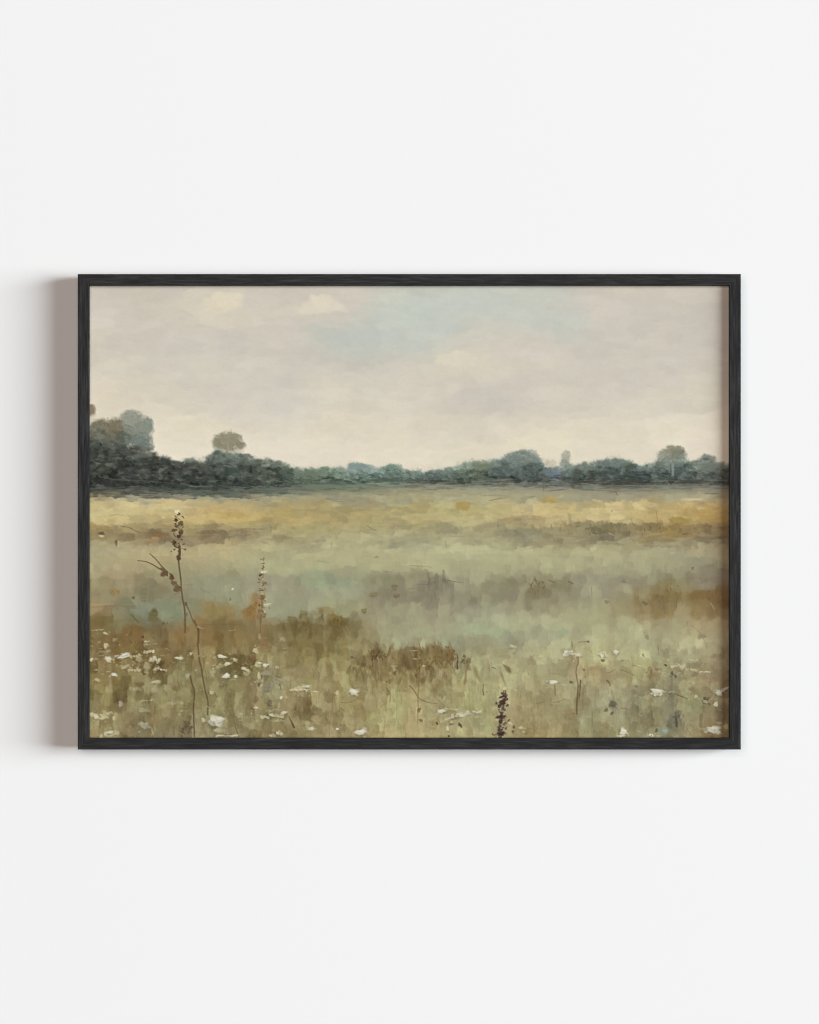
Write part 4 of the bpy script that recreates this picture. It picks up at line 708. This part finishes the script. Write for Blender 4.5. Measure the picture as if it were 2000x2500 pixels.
lines(*H_, [([(640,460),(660,510),(695,550)],1.8,1.4,(122,110,82),.7),([(75,370),(130,360)],2.6,2,(104,92,66),.8),([(225,350),(240,430),(300,450),(380,430)],4,3,(106,98,70),.75),([(930,590),(1000,605),(1110,605)],2.4,1.8,(196,184,146),.7),([(420,440),(480,470)],4,2,(192,180,142),.7),([(1200,450),(1250,440)],4,3,(116,84,54),.8),([(920,210),(930,290),(925,400)],2,3,(150,112,68),.8),([(960,270),(1000,300)],5,8,(200,164,118),.7),([(235,1010),(240,1100)],2.4,1.8,(118,102,70),.7),([(1150,1090),(1130,1160)],2,1.6,(110,92,56),.7),([(1490,1180),(1530,1240)],4,3,(176,156,122),.8),([(985,1100),(1000,1200),(1005,1280)],5,3,(116,98,60),.7),
    ([(1475,495),(1540,500)],2.4,1.4,(126,116,88),.7),([(1510,530),(1590,550)],1.6,1.2,(124,114,86),.7),([(650,290),(690,370)],2,1.4,(126,112,82),.7),([(1140,120),(1165,135)],4,3,(212,190,136),.8),([(1250,85),(1400,80)],6,5,(216,188,148),.8),([(840,650),(860,710)],1.6,1.4,(130,122,92),.7)])
blobs(*H_, [(575,940,70,50,0,(122,114,94)),(395,1165,48,52,0,(130,114,82)),(1300,810,30,40,0,(112,108,88)),(800,1180,70,50,20,(112,106,74)),(500,175,150,60,0,(210,178,138)),(450,205,16,14,0,(120,96,58)),(1180,300,120,70,0,(166,140,72)),(250,610,70,80,0,(184,174,140)),(1080,650,60,60,0,(174,166,136))], .7)
# dark seed head low on the right of centre
lines(*C_, [([(1000,800),(990,950),(965,1090),(955,1300)],5,9,(78,60,46),.9)])
for q in range(60):
    t = rng.random(); y = 820 + t * 470; x = 1000 - t * 42 + rng.normal(0, 26 + 12 * t)
    c = [(66,50,40), (76,58,46), (88,68,50), (60,44,36), (172,154,124), (150,132,104)][rng.integers(0, 6)]
    dab(1000 + x / S_, 1500 + y / S_, rng.uniform(4, 12), rng.uniform(3, 7), rng.uniform(-50, 50), np.array(c) + rng.normal(0, 5), alpha=rng.uniform(.5, .9), edge=.4, jag=.3, lift=.7, var=6)
blobs(*C_, [(1000,830,56,56,0,(98,78,56)),(1005,870,60,70,0,(84,64,48)),(985,872,80,40,0,(72,54,42)),(980,925,104,60,-10,(72,54,42)),(948,968,60,44,0,(66,48,38)),(1030,962,36,36,0,(84,64,50)),(955,895,36,26,0,(180,162,128)),(1048,932,34,30,0,(188,168,136)),(965,1020,70,24,0,(150,140,106)),(960,1082,104,60,0,(74,54,44)),(940,1060,26,26,0,(176,156,126)),(962,1130,60,56,0,(80,60,48)),(990,1135,30,30,0,(172,150,122)),(930,1150,36,26,0,(160,142,110)),(955,1205,84,64,0,(58,42,34)),(962,1262,92,50,0,(66,50,38)),(985,1180,40,16,0,(160,140,112)),(905,1270,70,22,-10,(120,96,66)),(1000,785,44,44,0,(206,188,144)),(1000,820,24,16,0,(170,152,110)),
    (1100,1190,40,36,0,(108,90,62)),(1090,1240,30,50,0,(118,98,66)),(1120,1270,60,24,0,(160,136,100)),(290,1150,30,40,0,(96,82,50)),(535,1170,40,34,30,(84,80,58)),(415,1285,20,26,0,(72,60,40)),(440,1160,60,30,0,(120,112,80)),(1105,415,50,36,0,(138,138,102)),(1070,365,60,14,0,(150,142,106)),(1700,716,40,30,0,(106,98,60)),(100,1010,50,60,0,(122,104,66)),(70,650,50,50,0,(112,92,56)),(120,1120,50,40,0,(124,106,68)),(815,820,40,20,0,(160,136,86))])
blobs(*B_, [(140,280,46,70,0,(120,112,84)),(140,740,44,50,0,(88,80,60)),(165,660,24,60,0,(86,70,54)),(110,900,60,90,0,(122,98,72)),(70,995,40,30,0,(120,92,68)),(250,930,70,60,0,(112,104,76)),(250,960,50,30,0,(88,84,62)),(360,1080,34,50,0,(112,104,72)),(330,560,60,30,0,(186,168,136)),(210,620,110,70,0,(156,146,122)),(220,780,120,120,0,(134,128,104)),(320,720,80,110,0,(148,142,118)),(1110,390,50,50,0,(132,126,92)),(1125,455,50,30,0,(112,100,68)),(1190,520,60,40,0,(116,98,62)),(1140,570,40,26,0,(104,86,54)),(1570,620,50,50,0,(112,98,62)),(1500,830,50,80,0,(128,112,76)),(200,330,120,80,0,(144,108,68)),(70,450,80,70,0,(140,102,66)),(410,380,60,30,0,(120,102,64)),(1400,1110,120,80,0,(166,158,112)),(740,1110,110,110,0,(172,154,112)),(650,1170,70,100,0,(168,158,112)),(1620,1180,60,120,0,(160,156,106))], .7)
blobs(*D_, [(355,488,46,42,0,(98,88,62)),(1015,536,30,38,0,(66,58,42)),(1015,524,40,14,0,(176,162,122)),(1085,625,50,46,30,(84,78,58)),(1120,655,36,36,0,(92,86,64)),(1070,655,34,20,0,(108,100,74)),(20,718,46,36,0,(106,96,62)),(155,585,40,26,20,(120,102,64)),(455,945,80,70,0,(100,96,74)),(450,1045,36,46,0,(92,88,66)),(480,1000,90,30,0,(138,132,116)),(390,1010,50,50,0,(100,94,68)),(560,490,34,24,0,(130,116,74)),(705,762,36,26,0,(124,112,80)),(1060,835,50,40,0,(110,104,76)),(1440,890,80,40,0,(96,88,60)),(1440,945,70,30,0,(104,96,66)),(1130,1080,110,40,0,(92,90,74)),(1130,1140,40,110,0,(90,84,64)),(1075,1120,60,80,0,(110,108,90)),(1000,1230,70,50,0,(140,146,134)),(920,1225,40,50,0,(98,92,60)),(1440,660,100,60,0,(150,124,92)),(820,240,60,60,0,(150,140,104)),(1400,230,100,80,0,(146,138,104)),(200,290,30,30,0,(110,98,66)),(780,430,30,40,0,(130,112,72)),(930,580,60,40,0,(140,110,76)),(1480,950,30,30,0,(108,96,70)),(1290,790,100,50,0,(136,126,92)),(40,1050,90,60,0,(150,124,80))], .75)

flower(*A_, [(125,165,110,14,-5,'c'),(205,200,60,25,25,'c'),(300,270,55,35,0,'t'),(210,330,60,50,30,'c'),(190,390,110,35,-5,'t'),(635,288,50,22,0,'c'),(640,320,70,16,5,'t'),(665,392,105,48,-3,'w'),(405,438,150,48,-12,'W'),(55,480,40,38,0,'w'),(235,475,90,55,25,'w'),(530,440,110,40,-5,'c'),(560,475,90,45,0,'t'),(640,545,85,80,0,'t'),(730,495,110,60,0,'w'),(785,580,115,35,8,'w'),(410,555,95,35,-20,'c'),(510,590,110,40,-8,'c'),(298,638,75,38,0,'W'),(120,692,75,28,20,'c'),(740,712,95,40,-5,'c'),(545,785,130,70,-5,'t'),(640,910,120,12,-3,'c'),(365,945,55,60,0,'g'),(985,463,85,38,5,'w'),(1105,415,40,30,0,'c'),(1070,645,55,42,0,'g'),
    (1430,447,100,38,3,'W'),(1410,545,75,60,0,'t'),(1490,523,72,45,0,'w'),(1570,480,60,35,0,'c'),(1480,650,82,58,8,'W'),(1575,658,45,30,0,'w'),(1665,575,70,35,10,'w'),(1690,625,80,50,10,'t'),(945,935,130,40,0,'t'),(80,1060,90,50,0,'c'),(110,1085,70,45,0,'w'),(215,1050,110,50,-5,'c'),(190,1085,90,50,-5,'c'),(295,1095,40,40,0,'c'),(245,1268,170,60,-3,'c'),(250,1245,90,40,0,'w'),(1365,1130,150,120,8,'W'),(1400,1110,100,70,-25,'W'),(1325,1150,60,60,20,'g'),(710,1225,38,120,0,'t'),(1480,1277,210,32,0,'w'),(1420,1225,80,60,20,'t'),(610,1170,100,80,0,'g'),(1325,825,45,50,0,'c'),(720,790,70,80,0,'t'),(600,1010,90,60,0,'t')])
flower(*B_, [(105,385,55,65,0,'c'),(145,235,25,70,0,'t'),(390,262,65,45,0,'t'),(125,530,75,60,-20,'c'),(150,515,50,24,-10,'w'),(210,537,70,35,5,'W'),(15,590,70,35,25,'c'),(140,650,36,80,-10,'c'),(575,780,190,42,-8,'c'),(640,762,80,35,0,'w'),(600,800,140,24,2,'w'),(690,812,120,20,2,'c'),(1140,818,100,70,-10,'W'),(965,830,45,45,0,'c'),(270,850,110,80,0,'t'),(375,880,30,40,0,'w'),(350,960,30,60,0,'t'),(110,985,45,30,0,'w'),(270,1072,200,46,-6,'w'),(400,1040,80,40,-10,'w'),(300,1010,160,26,-6,'t'),(345,1125,110,30,0,'t'),(690,1208,80,38,0,'w'),(965,1210,45,22,0,'W'),(1210,1243,115,65,-3,'W'),(325,1262,115,50,0,'w'),(1560,548,80,25,5,'t'),(430,680,110,60,0,'t'),(170,470,20,50,0,'t'),(830,1010,50,50,0,'t')])
flower(*C_, [(1090,338,70,28,20,'c'),(1650,412,80,60,0,'W'),(1700,400,70,30,0,'w'),(1515,716,110,35,0,'W'),(335,1022,95,45,5,'W'),(385,1115,120,45,-12,'c'),(490,1075,130,55,-15,'w'),(560,1050,120,40,-15,'w'),(640,1045,180,36,-8,'w'),(440,1000,110,18,5,'c'),(400,1210,40,50,0,'w'),(350,890,110,50,10,'t'),(870,1000,100,60,-20,'t'),(520,785,150,20,8,'t'),(1345,440,120,32,3,'t'),(1175,1195,40,40,0,'c'),(45,385,90,14,0,'t'),(60,470,60,18,0,'t'),(150,545,40,16,0,'c'),(1110,440,60,14,0,'t'),(1490,480,70,30,25,'t'),(800,1130,120,14,5,'t'),(1060,1150,50,30,20,'c'),(700,1080,120,20,-5,'t')])
flower(*D_, [(30,415,120,34,-3,'w'),(90,430,90,34,5,'w'),(340,432,110,42,8,'w'),(490,400,68,38,30,'W'),(1285,482,60,25,0,'c'),(1150,545,130,46,-5,'c'),(1260,575,120,30,12,'c'),(1380,600,180,18,5,'c'),(1440,607,120,14,0,'c'),(925,812,130,54,0,'W'),(920,845,100,40,0,'w'),(1580,825,90,62,-10,'W'),(1635,790,90,40,-20,'w'),(1545,950,60,50,-25,'w'),(1335,868,45,30,10,'c'),(1435,922,40,36,0,'c'),(1520,1215,140,80,14,'W'),(1560,1240,80,50,8,'w'),(1650,1185,60,45,0,'c'),(570,1238,90,70,30,'W'),(545,1285,90,25,0,'w'),(865,1277,55,32,0,'W'),(945,1285,60,18,0,'t'),(1010,1232,50,40,0,'b'),(1300,715,70,50,0,'t'),(740,545,60,20,10,'c'),(1300,680,70,30,0,'t'),(180,700,90,60,0,'t'),(110,310,80,14,0,'t'),(990,470,40,20,20,'t')])
blobs(*D_, [(865,1277,20,12,0,(130,116,84)),(1435,925,14,12,0,(130,112,72)),(1530,1222,14,12,0,(150,138,116)),(1490,1250,12,12,0,(156,144,120))])
blobs(*A_, [(410,440,60,8,-12,(150,150,150)),(440,430,50,6,-12,(160,158,156)),(598,240,30,40,0,(112,72,44)),(600,600,40,60,0,(104,82,56)),(615,630,40,36,0,(98,76,50)),(590,560,24,40,0,(122,100,70)),(1300,1100,30,24,0,(150,140,116)),(1310,1170,26,20,0,(140,128,104)),(640,390,40,10,0,(178,160,120))], .8)

for (cx, cy, sx, sy, n) in [(330,1615,70,40,60),(250,1600,30,40,20),(530,1625,60,30,34),(640,1640,30,50,26),(745,1695,50,20,18),(650,1750,60,14,16),(880,1690,40,14,10),(1105,1745,60,18,26),(1260,1780,40,20,16),(1400,1600,70,16,22),(1680,1640,70,26,40),(1720,1710,50,40,26),(240,1750,40,16,14),(1560,1690,60,40,18),(1300,1660,120,60,20),(480,1720,90,40,24),(980,1700,120,60,24)]:
    for q in range(n):
        x, y = cx + rng.normal(0, sx * .6), cy + rng.normal(0, sy * .6)
        c = np.array(FL['c' if rng.random() < .5 else 't'], float) + rng.normal(0, 8)
        dab(x, y, rng.uniform(4, 13), rng.uniform(2, 5), rng.normal(0, 22), c, alpha=rng.uniform(.2, .65), edge=.55, jag=.25, lift=.5, var=6)
for q in range(240):
    x = rng.uniform(X0, X1); y = rng.uniform(1620, Y1 + 15); L = rng.uniform(10, 34); lean = rng.normal(0, .2)
    line([(x, y), (x + lean * L * .4, y - L * .5), (x + lean * L, y - L)], 1.7, .7, pick(img, x, y) * rng.uniform(.74, .9), alpha=rng.uniform(.3, .7), lift=.3, var=4)

# ---- finishing: canvas grain, slight blend, colour space ------------------
gm = smooth(1196, 1210, YY)
img[..., 0] -= gm * .32 * np.clip(img[..., 0] - img[..., 1] - 17, 0, 60)       # keep the browns from turning red
gl_ = img.mean(-1, keepdims=True); img = img + (gl_ * np.array([1.0, 1.0, .985]) - img) * (.10 * gm)[..., None]
k_ = smooth(105, 150, img[..., 2]) * gm
img[..., 1] += 2.5 * k_; img[..., 2] -= 4 * k_
tree_ = (smooth(1000, 1100, YY) * (1 - smooth(1188, 1204, YY)) * (1 - smooth(170, 190, img.mean(-1))))[..., None]
grey_ = img.mean(-1, keepdims=True) * np.array([.985, 1.03, .975])
img = img * (1 - tree_ * .28) + grey_ * tree_ * .28              # the hedge stays smoky
snap = 1 - .55 * tree_
img = img + ((img - blur(img, 5)) * .16 + (img - blur(img, 2)) * .10) * snap      # the palette knife's snap
img += (noise(2.2, 2.2) * 1.5)[..., None] + (noise(18, 5, oct=2) * 1.6)[..., None]
img = np.clip(img, 8, 250)
weave = np.sin(XX * 2.05) * np.sin(YY * 2.05) * .06
hgt = hgt - blur(hgt, 14) * .7 + weave + noise(3, 1.6, oct=2) * .12 + noise(26, 6, oct=2) * .12
hgt = np.clip(hgt, -1.2, 2.0)
KEY_ANGLE, KEY_UP, KEY_W, KEY_H, KEY_P = 61.0, 3.0, 55.0, 23.0, 61500.0
KEY_C = (.885, .966, 1.0)
FILL_LOC, FILL_S, FILL_P = (-3.0, -30.0, 3.0), 14.0, 3690.0
FILL_C = (1.0, .855, .775)
DENOISE = True

# ---------------------------------------------------------------------------
# SCENE
# ---------------------------------------------------------------------------
K = 0.00055                       # metres per sheet unit
CX, CY = 999.5, 1249.5            # middle of the frame in sheet units
OW, OH = (1809 - 190) * K, (1830 - 669) * K      # frame, outside
RAIL = 28.3 * K                   # visible width of a rail
GAP = 0.012                       # the bumpers hold the frame off the wall
DEPTH = 0.030                     # depth of the frame itself
RECESS = 0.0105                   # picture lies this far behind the frame's face
FRONT = -(GAP + DEPTH)

scene = bpy.context.scene
COL = scene.collection


def srgb(c):
    c = np.asarray(c, float) / 255.0
    return np.where(c <= .04045, c / 12.92, ((c + .055) / 1.055) ** 2.4)


def link(name, me, parent=None, mat=None):
    o = bpy.data.objects.new(name, me)
    COL.objects.link(o)
    if mat is not None:
        me.materials.append(mat)
    if parent is not None:
        o.parent = parent
    return o


def new_mat(name):
    m = bpy.data.materials.new(name); m.use_nodes = True
    nt = m.node_tree
    return m, nt, nt.nodes['Principled BSDF']


# ---- materials ------------------------------------------------------------
def wall_material():
    m, nt, b = new_mat('matte_white_wall_paint')
    b.inputs['Roughness'].default_value = .9
    b.inputs['Specular IOR Level'].default_value = .15
    tc = nt.nodes.new('ShaderNodeTexCoord')
    n = nt.nodes.new('ShaderNodeTexNoise'); n.inputs['Scale'].default_value = 1.3; n.inputs['Detail'].default_value = 3
    nt.links.new(tc.outputs['Object'], n.inputs['Vector'])
    mix = nt.nodes.new('ShaderNodeMix'); mix.data_type = 'RGBA'
    mix.inputs[6].default_value = (.849, .849, .849, 1); mix.inputs[7].default_value = (.851, .851, .851, 1)
    nt.links.new(n.outputs['Fac'], mix.inputs[0]); nt.links.new(mix.outputs[2], b.inputs['Base Color'])
    n2 = nt.nodes.new('ShaderNodeTexNoise'); n2.inputs['Scale'].default_value = 420; n2.inputs['Detail'].default_value = 2
    nt.links.new(tc.outputs['Object'], n2.inputs['Vector'])
    bp = nt.nodes.new('ShaderNodeBump'); bp.inputs['Strength'].default_value = .035; bp.inputs['Distance'].default_value = .0004
    nt.links.new(n2.outputs['Fac'], bp.inputs['Height']); nt.links.new(bp.outputs['Normal'], b.inputs['Normal'])
    return m


def wood_material():
    """black-stained open-pored wood, grain along each rail's own X axis"""
    m, nt, b = new_mat('black_stained_wood')
    L = nt.links.new
    tc = nt.nodes.new('ShaderNodeTexCoord'); oi = nt.nodes.new('ShaderNodeObjectInfo')
    off = nt.nodes.new('ShaderNodeVectorMath'); off.operation = 'ADD'
    sc = nt.nodes.new('ShaderNodeVectorMath'); sc.operation = 'SCALE'; sc.inputs['Scale'].default_value = 7.3
    cmb = nt.nodes.new('ShaderNodeCombineXYZ')
    for k in range(3):
        L(oi.outputs['Random'], cmb.inputs[k])
    L(cmb.outputs[0], sc.inputs[0]); L(tc.outputs['Object'], off.inputs[0]); L(sc.outputs[0], off.inputs[1])
    # slow wander of the grain
    wan = nt.nodes.new('ShaderNodeTexNoise'); wan.inputs['Scale'].default_value = 9; wan.inputs['Detail'].default_value = 2
    L(off.outputs[0], wan.inputs['Vector'])
    ws = nt.nodes.new('ShaderNodeVectorMath'); ws.operation = 'SCALE'; ws.inputs['Scale'].default_value = .006
    L(wan.outputs['Color'], ws.inputs[0])
    add = nt.nodes.new('ShaderNodeVectorMath'); add.operation = 'ADD'
    L(off.outputs[0], add.inputs[0]); L(ws.outputs[0], add.inputs[1])
    mp = nt.nodes.new('ShaderNodeMapping'); mp.inputs['Scale'].default_value = (26, 560, 560)
    L(add.outputs[0], mp.inputs['Vector'])
    n1 = nt.nodes.new('ShaderNodeTexNoise'); n1.inputs['Scale'].default_value = 1; n1.inputs['Detail'].default_value = 4; n1.inputs['Roughness'].default_value = .65
    L(mp.outputs[0], n1.inputs['Vector'])
    mp2 = nt.nodes.new('ShaderNodeMapping'); mp2.inputs['Scale'].default_value = (9, 130, 130)
    L(add.outputs[0], mp2.inputs['Vector'])
    n2 = nt.nodes.new('ShaderNodeTexNoise'); n2.inputs['Scale'].default_value = 1; n2.inputs['Detail'].default_value = 2
    L(mp2.outputs[0], n2.inputs['Vector'])
    r1 = nt.nodes.new('ShaderNodeValToRGB')
    e = r1.color_ramp.elements
    e[0].position = .30; e[0].color = (.006, .006, .0062, 1)
    e[1].position = .72; e[1].color = (.043, .043, .043, 1)
    k = e.new(.47); k.color = (.0138, .0138, .0143, 1)
    L(n1.outputs['Fac'], r1.inputs[0])
    mul = nt.nodes.new('ShaderNodeMix'); mul.data_type = 'RGBA'; mul.blend_type = 'MULTIPLY'; mul.inputs[0].default_value = 1
    r2 = nt.nodes.new('ShaderNodeValToRGB')
    r2.color_ramp.elements[0].position = .3; r2.color_ramp.elements[0].color = (.72, .72, .72, 1)
    r2.color_ramp.elements[1].position = .7; r2.color_ramp.elements[1].color = (1.18, 1.18, 1.18, 1)
    L(n2.outputs['Fac'], r2.inputs[0])
    L(r1.outputs[0], mul.inputs[6]); L(r2.outputs[0], mul.inputs[7]); L(mul.outputs[2], b.inputs['Base Color'])
    b.inputs['Roughness'].default_value = .62
    b.inputs['Specular IOR Level'].default_value = .2
    bp = nt.nodes.new('ShaderNodeBump'); bp.inputs['Strength'].default_value = .35; bp.inputs['Distance'].default_value = .0004
    L(n1.outputs['Fac'], bp.inputs['Height']); L(bp.outputs['Normal'], b.inputs['Normal'])
    return m


def paint_material():
    m, nt, b = new_mat('oil_paint')
    a = nt.nodes.new('ShaderNodeAttribute'); a.attribute_name = 'pigment'
    nt.links.new(a.outputs['Color'], b.inputs['Base Color'])
    b.inputs['Roughness'].default_value = .72
    b.inputs['Specular IOR Level'].default_value = .12
    # finest bristle marks
    tc = nt.nodes.new('ShaderNodeTexCoord')
    n = nt.nodes.new('ShaderNodeTexNoise'); n.inputs['Scale'].default_value = 900; n.inputs['Detail'].default_value = 2
    nt.links.new(tc.outputs['Object'], n.inputs['Vector'])
    bp = nt.nodes.new('ShaderNodeBump'); bp.inputs['Strength'].default_value = .12; bp.inputs['Distance'].default_value = .0002
    nt.links.new(n.outputs['Fac'], bp.inputs['Height']); nt.links.new(bp.outputs['Normal'], b.inputs['Normal'])
    return m


def plain_material(name, col, rough):
    m, nt, b = new_mat(name)
    n = nt.nodes.new('ShaderNodeTexNoise'); n.inputs['Scale'].default_value = 60
    tc = nt.nodes.new('ShaderNodeTexCoord'); nt.links.new(tc.outputs['Object'], n.inputs['Vector'])
    mix = nt.nodes.new('ShaderNodeMix'); mix.data_type = 'RGBA'
    mix.inputs[6].default_value = (*[c * .85 for c in col], 1); mix.inputs[7].default_value = (*col, 1)
    nt.links.new(n.outputs['Fac'], mix.inputs[0]); nt.links.new(mix.outputs[2], b.inputs['Base Color'])
    b.inputs['Roughness'].default_value = rough
    return m


# ---- the wall ---------------------------------------------------------------
bm = bmesh.new()
bmesh.ops.create_grid(bm, x_segments=12, y_segments=12, size=1)
for v in bm.verts:
    v.co = Vector((v.co.x * 3.2, 0, v.co.y * 2.6))
bm.normal_update(); bm.faces.ensure_lookup_table()
if bm.faces[0].normal.y > 0:
    bmesh.ops.reverse_faces(bm, faces=bm.faces[:])
me = bpy.data.meshes.new('wall'); bm.to_mesh(me); bm.free()
wall = link('wall', me, None, wall_material())
wall['kind'] = 'structure'
wall['label'] = 'plain matte white wall behind the framed painting'
wall['category'] = 'wall'

# ---- the framed painting -----------------------------------------------------
root = bpy.data.objects.new('framed_painting', None); COL.objects.link(root)
root.empty_display_size = .05
root.location = (0, 0, -OH / 2)
root['label'] = 'meadow landscape painting in a thin black wooden frame hung on the white wall'
root['category'] = 'framed painting'
wood = wood_material()

# rail profile: u runs from the outer edge inwards, d from the wall side (0) to the face (DEPTH)
c = .0007
PROFILE = [(0, 0), (0, DEPTH - c), (c * .35, DEPTH - c * .3), (c, DEPTH), (RAIL - c, DEPTH), (RAIL - c * .35, DEPTH - c * .3), (RAIL, DEPTH - c),
           (RAIL, DEPTH - RECESS + .0012), (RAIL - .0042, DEPTH - RECESS + .0012), (RAIL - .0042, 0)]


def rail(length, loc, rot):
    """one mitred rail; local x along it, local z towards the middle of the picture, local -y to the viewer"""
    n = len(PROFILE); segs = 40
    verts = []; faces = []
    for s in range(segs + 1):
        t = s / segs
        for (u, d) in PROFILE:
            x0, x1 = -length / 2 + u, length / 2 - u
            verts.append((x0 + (x1 - x0) * t, -d, u))
    for s in range(segs):
        for q in range(n):
            a0, a1 = s * n + q, s * n + (q + 1) % n
            faces.append((a0, a1, a1 + n, a0 + n))
    faces.append(tuple(range(n)))
    faces.append(tuple(segs * n + q for q in reversed(range(n))))
    me = bpy.data.meshes.new('frame_rail'); me.from_pydata(verts, [], faces)
    b = bmesh.new(); b.from_mesh(me); bmesh.ops.recalc_face_normals(b, faces=b.faces[:]); b.to_mesh(me); b.free()
    o = link('frame_rail', me, root, wood)
    o.location = loc; o.rotation_euler = (0, rot, 0)
    return o


E = .00008                         # hair-thin mitre joints
Y_BACK = -GAP
rail(OW - E, (0, Y_BACK, 0), 0)                                   # bottom, z upwards = inwards
rail(OW - E, (0, Y_BACK, OH), math.pi)                            # top
rail(OH - E, (-OW / 2, Y_BACK, OH / 2), math.pi / 2)              # left
rail(OH - E, (OW / 2, Y_BACK, OH / 2), -math.pi / 2)              # right


def box_mesh(name, sx, sy, sz, bev=.0006):
    b = bmesh.new(); bmesh.ops.create_cube(b, size=1)
    for v in b.verts:
        v.co = Vector((v.co.x * sx, v.co.y * sy, v.co.z * sz))
    bmesh.ops.bevel(b, geom=b.edges[:], offset=bev, segments=2, affect='EDGES')
    me = bpy.data.meshes.new(name); b.to_mesh(me); b.free()
    return me


# the picture itself: a dense relief of paint
Y_PIC = FRONT + RECESS
hm = hgt * .00022
P = np.empty((PH, PW, 3), np.float32)
sw = (X1 - X0) * K; sh = (Y1 - Y0) * K
ctr = ((X0 + X1) / 2 - CX) * K
P[..., 0] = (XX - (X0 + X1) / 2) * K * (sw / ((XX.max() - XX.min()) * K)) + ctr
P[..., 1] = Y_PIC - hm
P[..., 2] = OH / 2 - (YY - CY) * K
edge = .0008
inner_x = OW / 2 - RAIL + .0034; inner_z = OH / 2 - RAIL + .0034
P[..., 0] = np.clip(P[..., 0], -inner_x, inner_x)
P[..., 2] = np.clip(P[..., 2], OH / 2 - inner_z, OH / 2 + inner_z)
me = bpy.data.meshes.new('painting')
nv = PH * PW
me.vertices.add(nv); me.vertices.foreach_set('co', P.reshape(-1))
idx = np.arange(nv).reshape(PH, PW)
q = np.stack([idx[:-1, :-1], idx[1:, :-1], idx[1:, 1:], idx[:-1, 1:]], -1).reshape(-1, 4).astype(np.int32)
nq = len(q)
me.loops.add(nq * 4); me.loops.foreach_set('vertex_index', q.reshape(-1))
me.polygons.add(nq); me.polygons.foreach_set('loop_start', np.arange(nq, dtype=np.int32) * 4)
me.polygons.foreach_set('use_smooth', np.ones(nq, bool))
me.update(calc_edges=True)
att = me.color_attributes.new('pigment', 'FLOAT_COLOR', 'POINT')
rgba = np.ones((nv, 4), np.float32)
rgba[:, :3] = np.clip(srgb(img.reshape(-1, 3)) / 1.065, 0.004, .85)
att.data.foreach_set('color', rgba.reshape(-1))
pic = link('painting', me, root, paint_material())
pic['label'] = 'muted painting of a flowering meadow below a dark tree line and pale cloudy sky'

board = link('backing_board', box_mesh('backing_board', OW - 2 * RAIL + .006, .003, OH - 2 * RAIL + .006), root, plain_material('grey_board', (.32, .29, .25), .9))
board.location = (0, Y_PIC + .0032, OH / 2)
felt = plain_material('black_felt', (.02, .02, .02), .95)
for sx in (-1, 1):
    for sz in (-1, 1):
        b = bmesh.new()
        bmesh.ops.create_cone(b, cap_ends=True, segments=20, radius1=.0045, radius2=.0045, depth=GAP - .0006)
        bmesh.ops.rotate(b, verts=b.verts[:], cent=(0, 0, 0), matrix=Matrix.Rotation(math.pi / 2, 3, 'X'))
        m2 = bpy.data.meshes.new('bumper'); b.to_mesh(m2); b.free()
        o = link('bumper', m2, root, felt)
        o.location = (sx * (OW / 2 - .0062), -GAP / 2, OH / 2 + sz * (OH / 2 - .0062))


# ---- light ---------------------------------------------------------------------
def area(name, loc, target, sx, sy, power, col, shape='RECTANGLE'):
    L = bpy.data.lights.new(name, 'AREA'); L.shape = shape; L.size = sx; L.size_y = sy
    L.energy = power; L.color = col
    o = bpy.data.objects.new(name, L); COL.objects.link(o)
    o.location = loc
    o.rotation_euler = (Vector(target) - Vector(loc)).to_track_quat('-Z', 'Y').to_euler()
    return o


D = 60.0
th = math.radians(KEY_ANGLE)
area('window_light', (D * math.sin(th), -D * math.cos(th), KEY_UP), (0, 0, 0), KEY_W, KEY_H, KEY_P, KEY_C, 'ELLIPSE')
area('room_light', FILL_LOC, (0, 0, 0), FILL_S, FILL_S, FILL_P, FILL_C)

w = bpy.data.worlds.new('World'); scene.world = w; w.use_nodes = True
w.node_tree.nodes['Background'].inputs['Color'].default_value = (1, .97, .95, 1)
w.node_tree.nodes['Background'].inputs['Strength'].default_value = .02

# ---- camera ----------------------------------------------------------------------
cam = bpy.data.cameras.new('camera'); co = bpy.data.objects.new('camera', cam); COL.objects.link(co)
CD = 6.0
cam.sensor_fit = 'VERTICAL'; cam.sensor_height = 36.0
cam.lens = 36.0 * CD / (2500 * K)
co.location = ((1000 - CX) * K, FRONT - CD, -(1250 - CY) * K)
co.rotation_euler = (math.pi / 2, 0, 0)
cam.clip_start = .1; cam.clip_end = 300
scene.camera = co

vs = scene.view_settings
vs.view_transform = 'Standard'; vs.look = 'None'; vs.exposure = 0; vs.gamma = 1
vs.use_curve_mapping = False
scene.cycles.use_denoising = DENOISE
scene.cycles.pixel_filter_type = 'BLACKMAN_HARRIS'
scene.cycles.filter_width = 1.15
scene.cycles.max_bounces = 6
scene.cycles.denoiser = 'OPENIMAGEDENOISE'
scene.cycles.denoising_input_passes = 'RGB_ALBEDO_NORMAL'
scene.cycles.denoising_prefilter = 'ACCURATE'
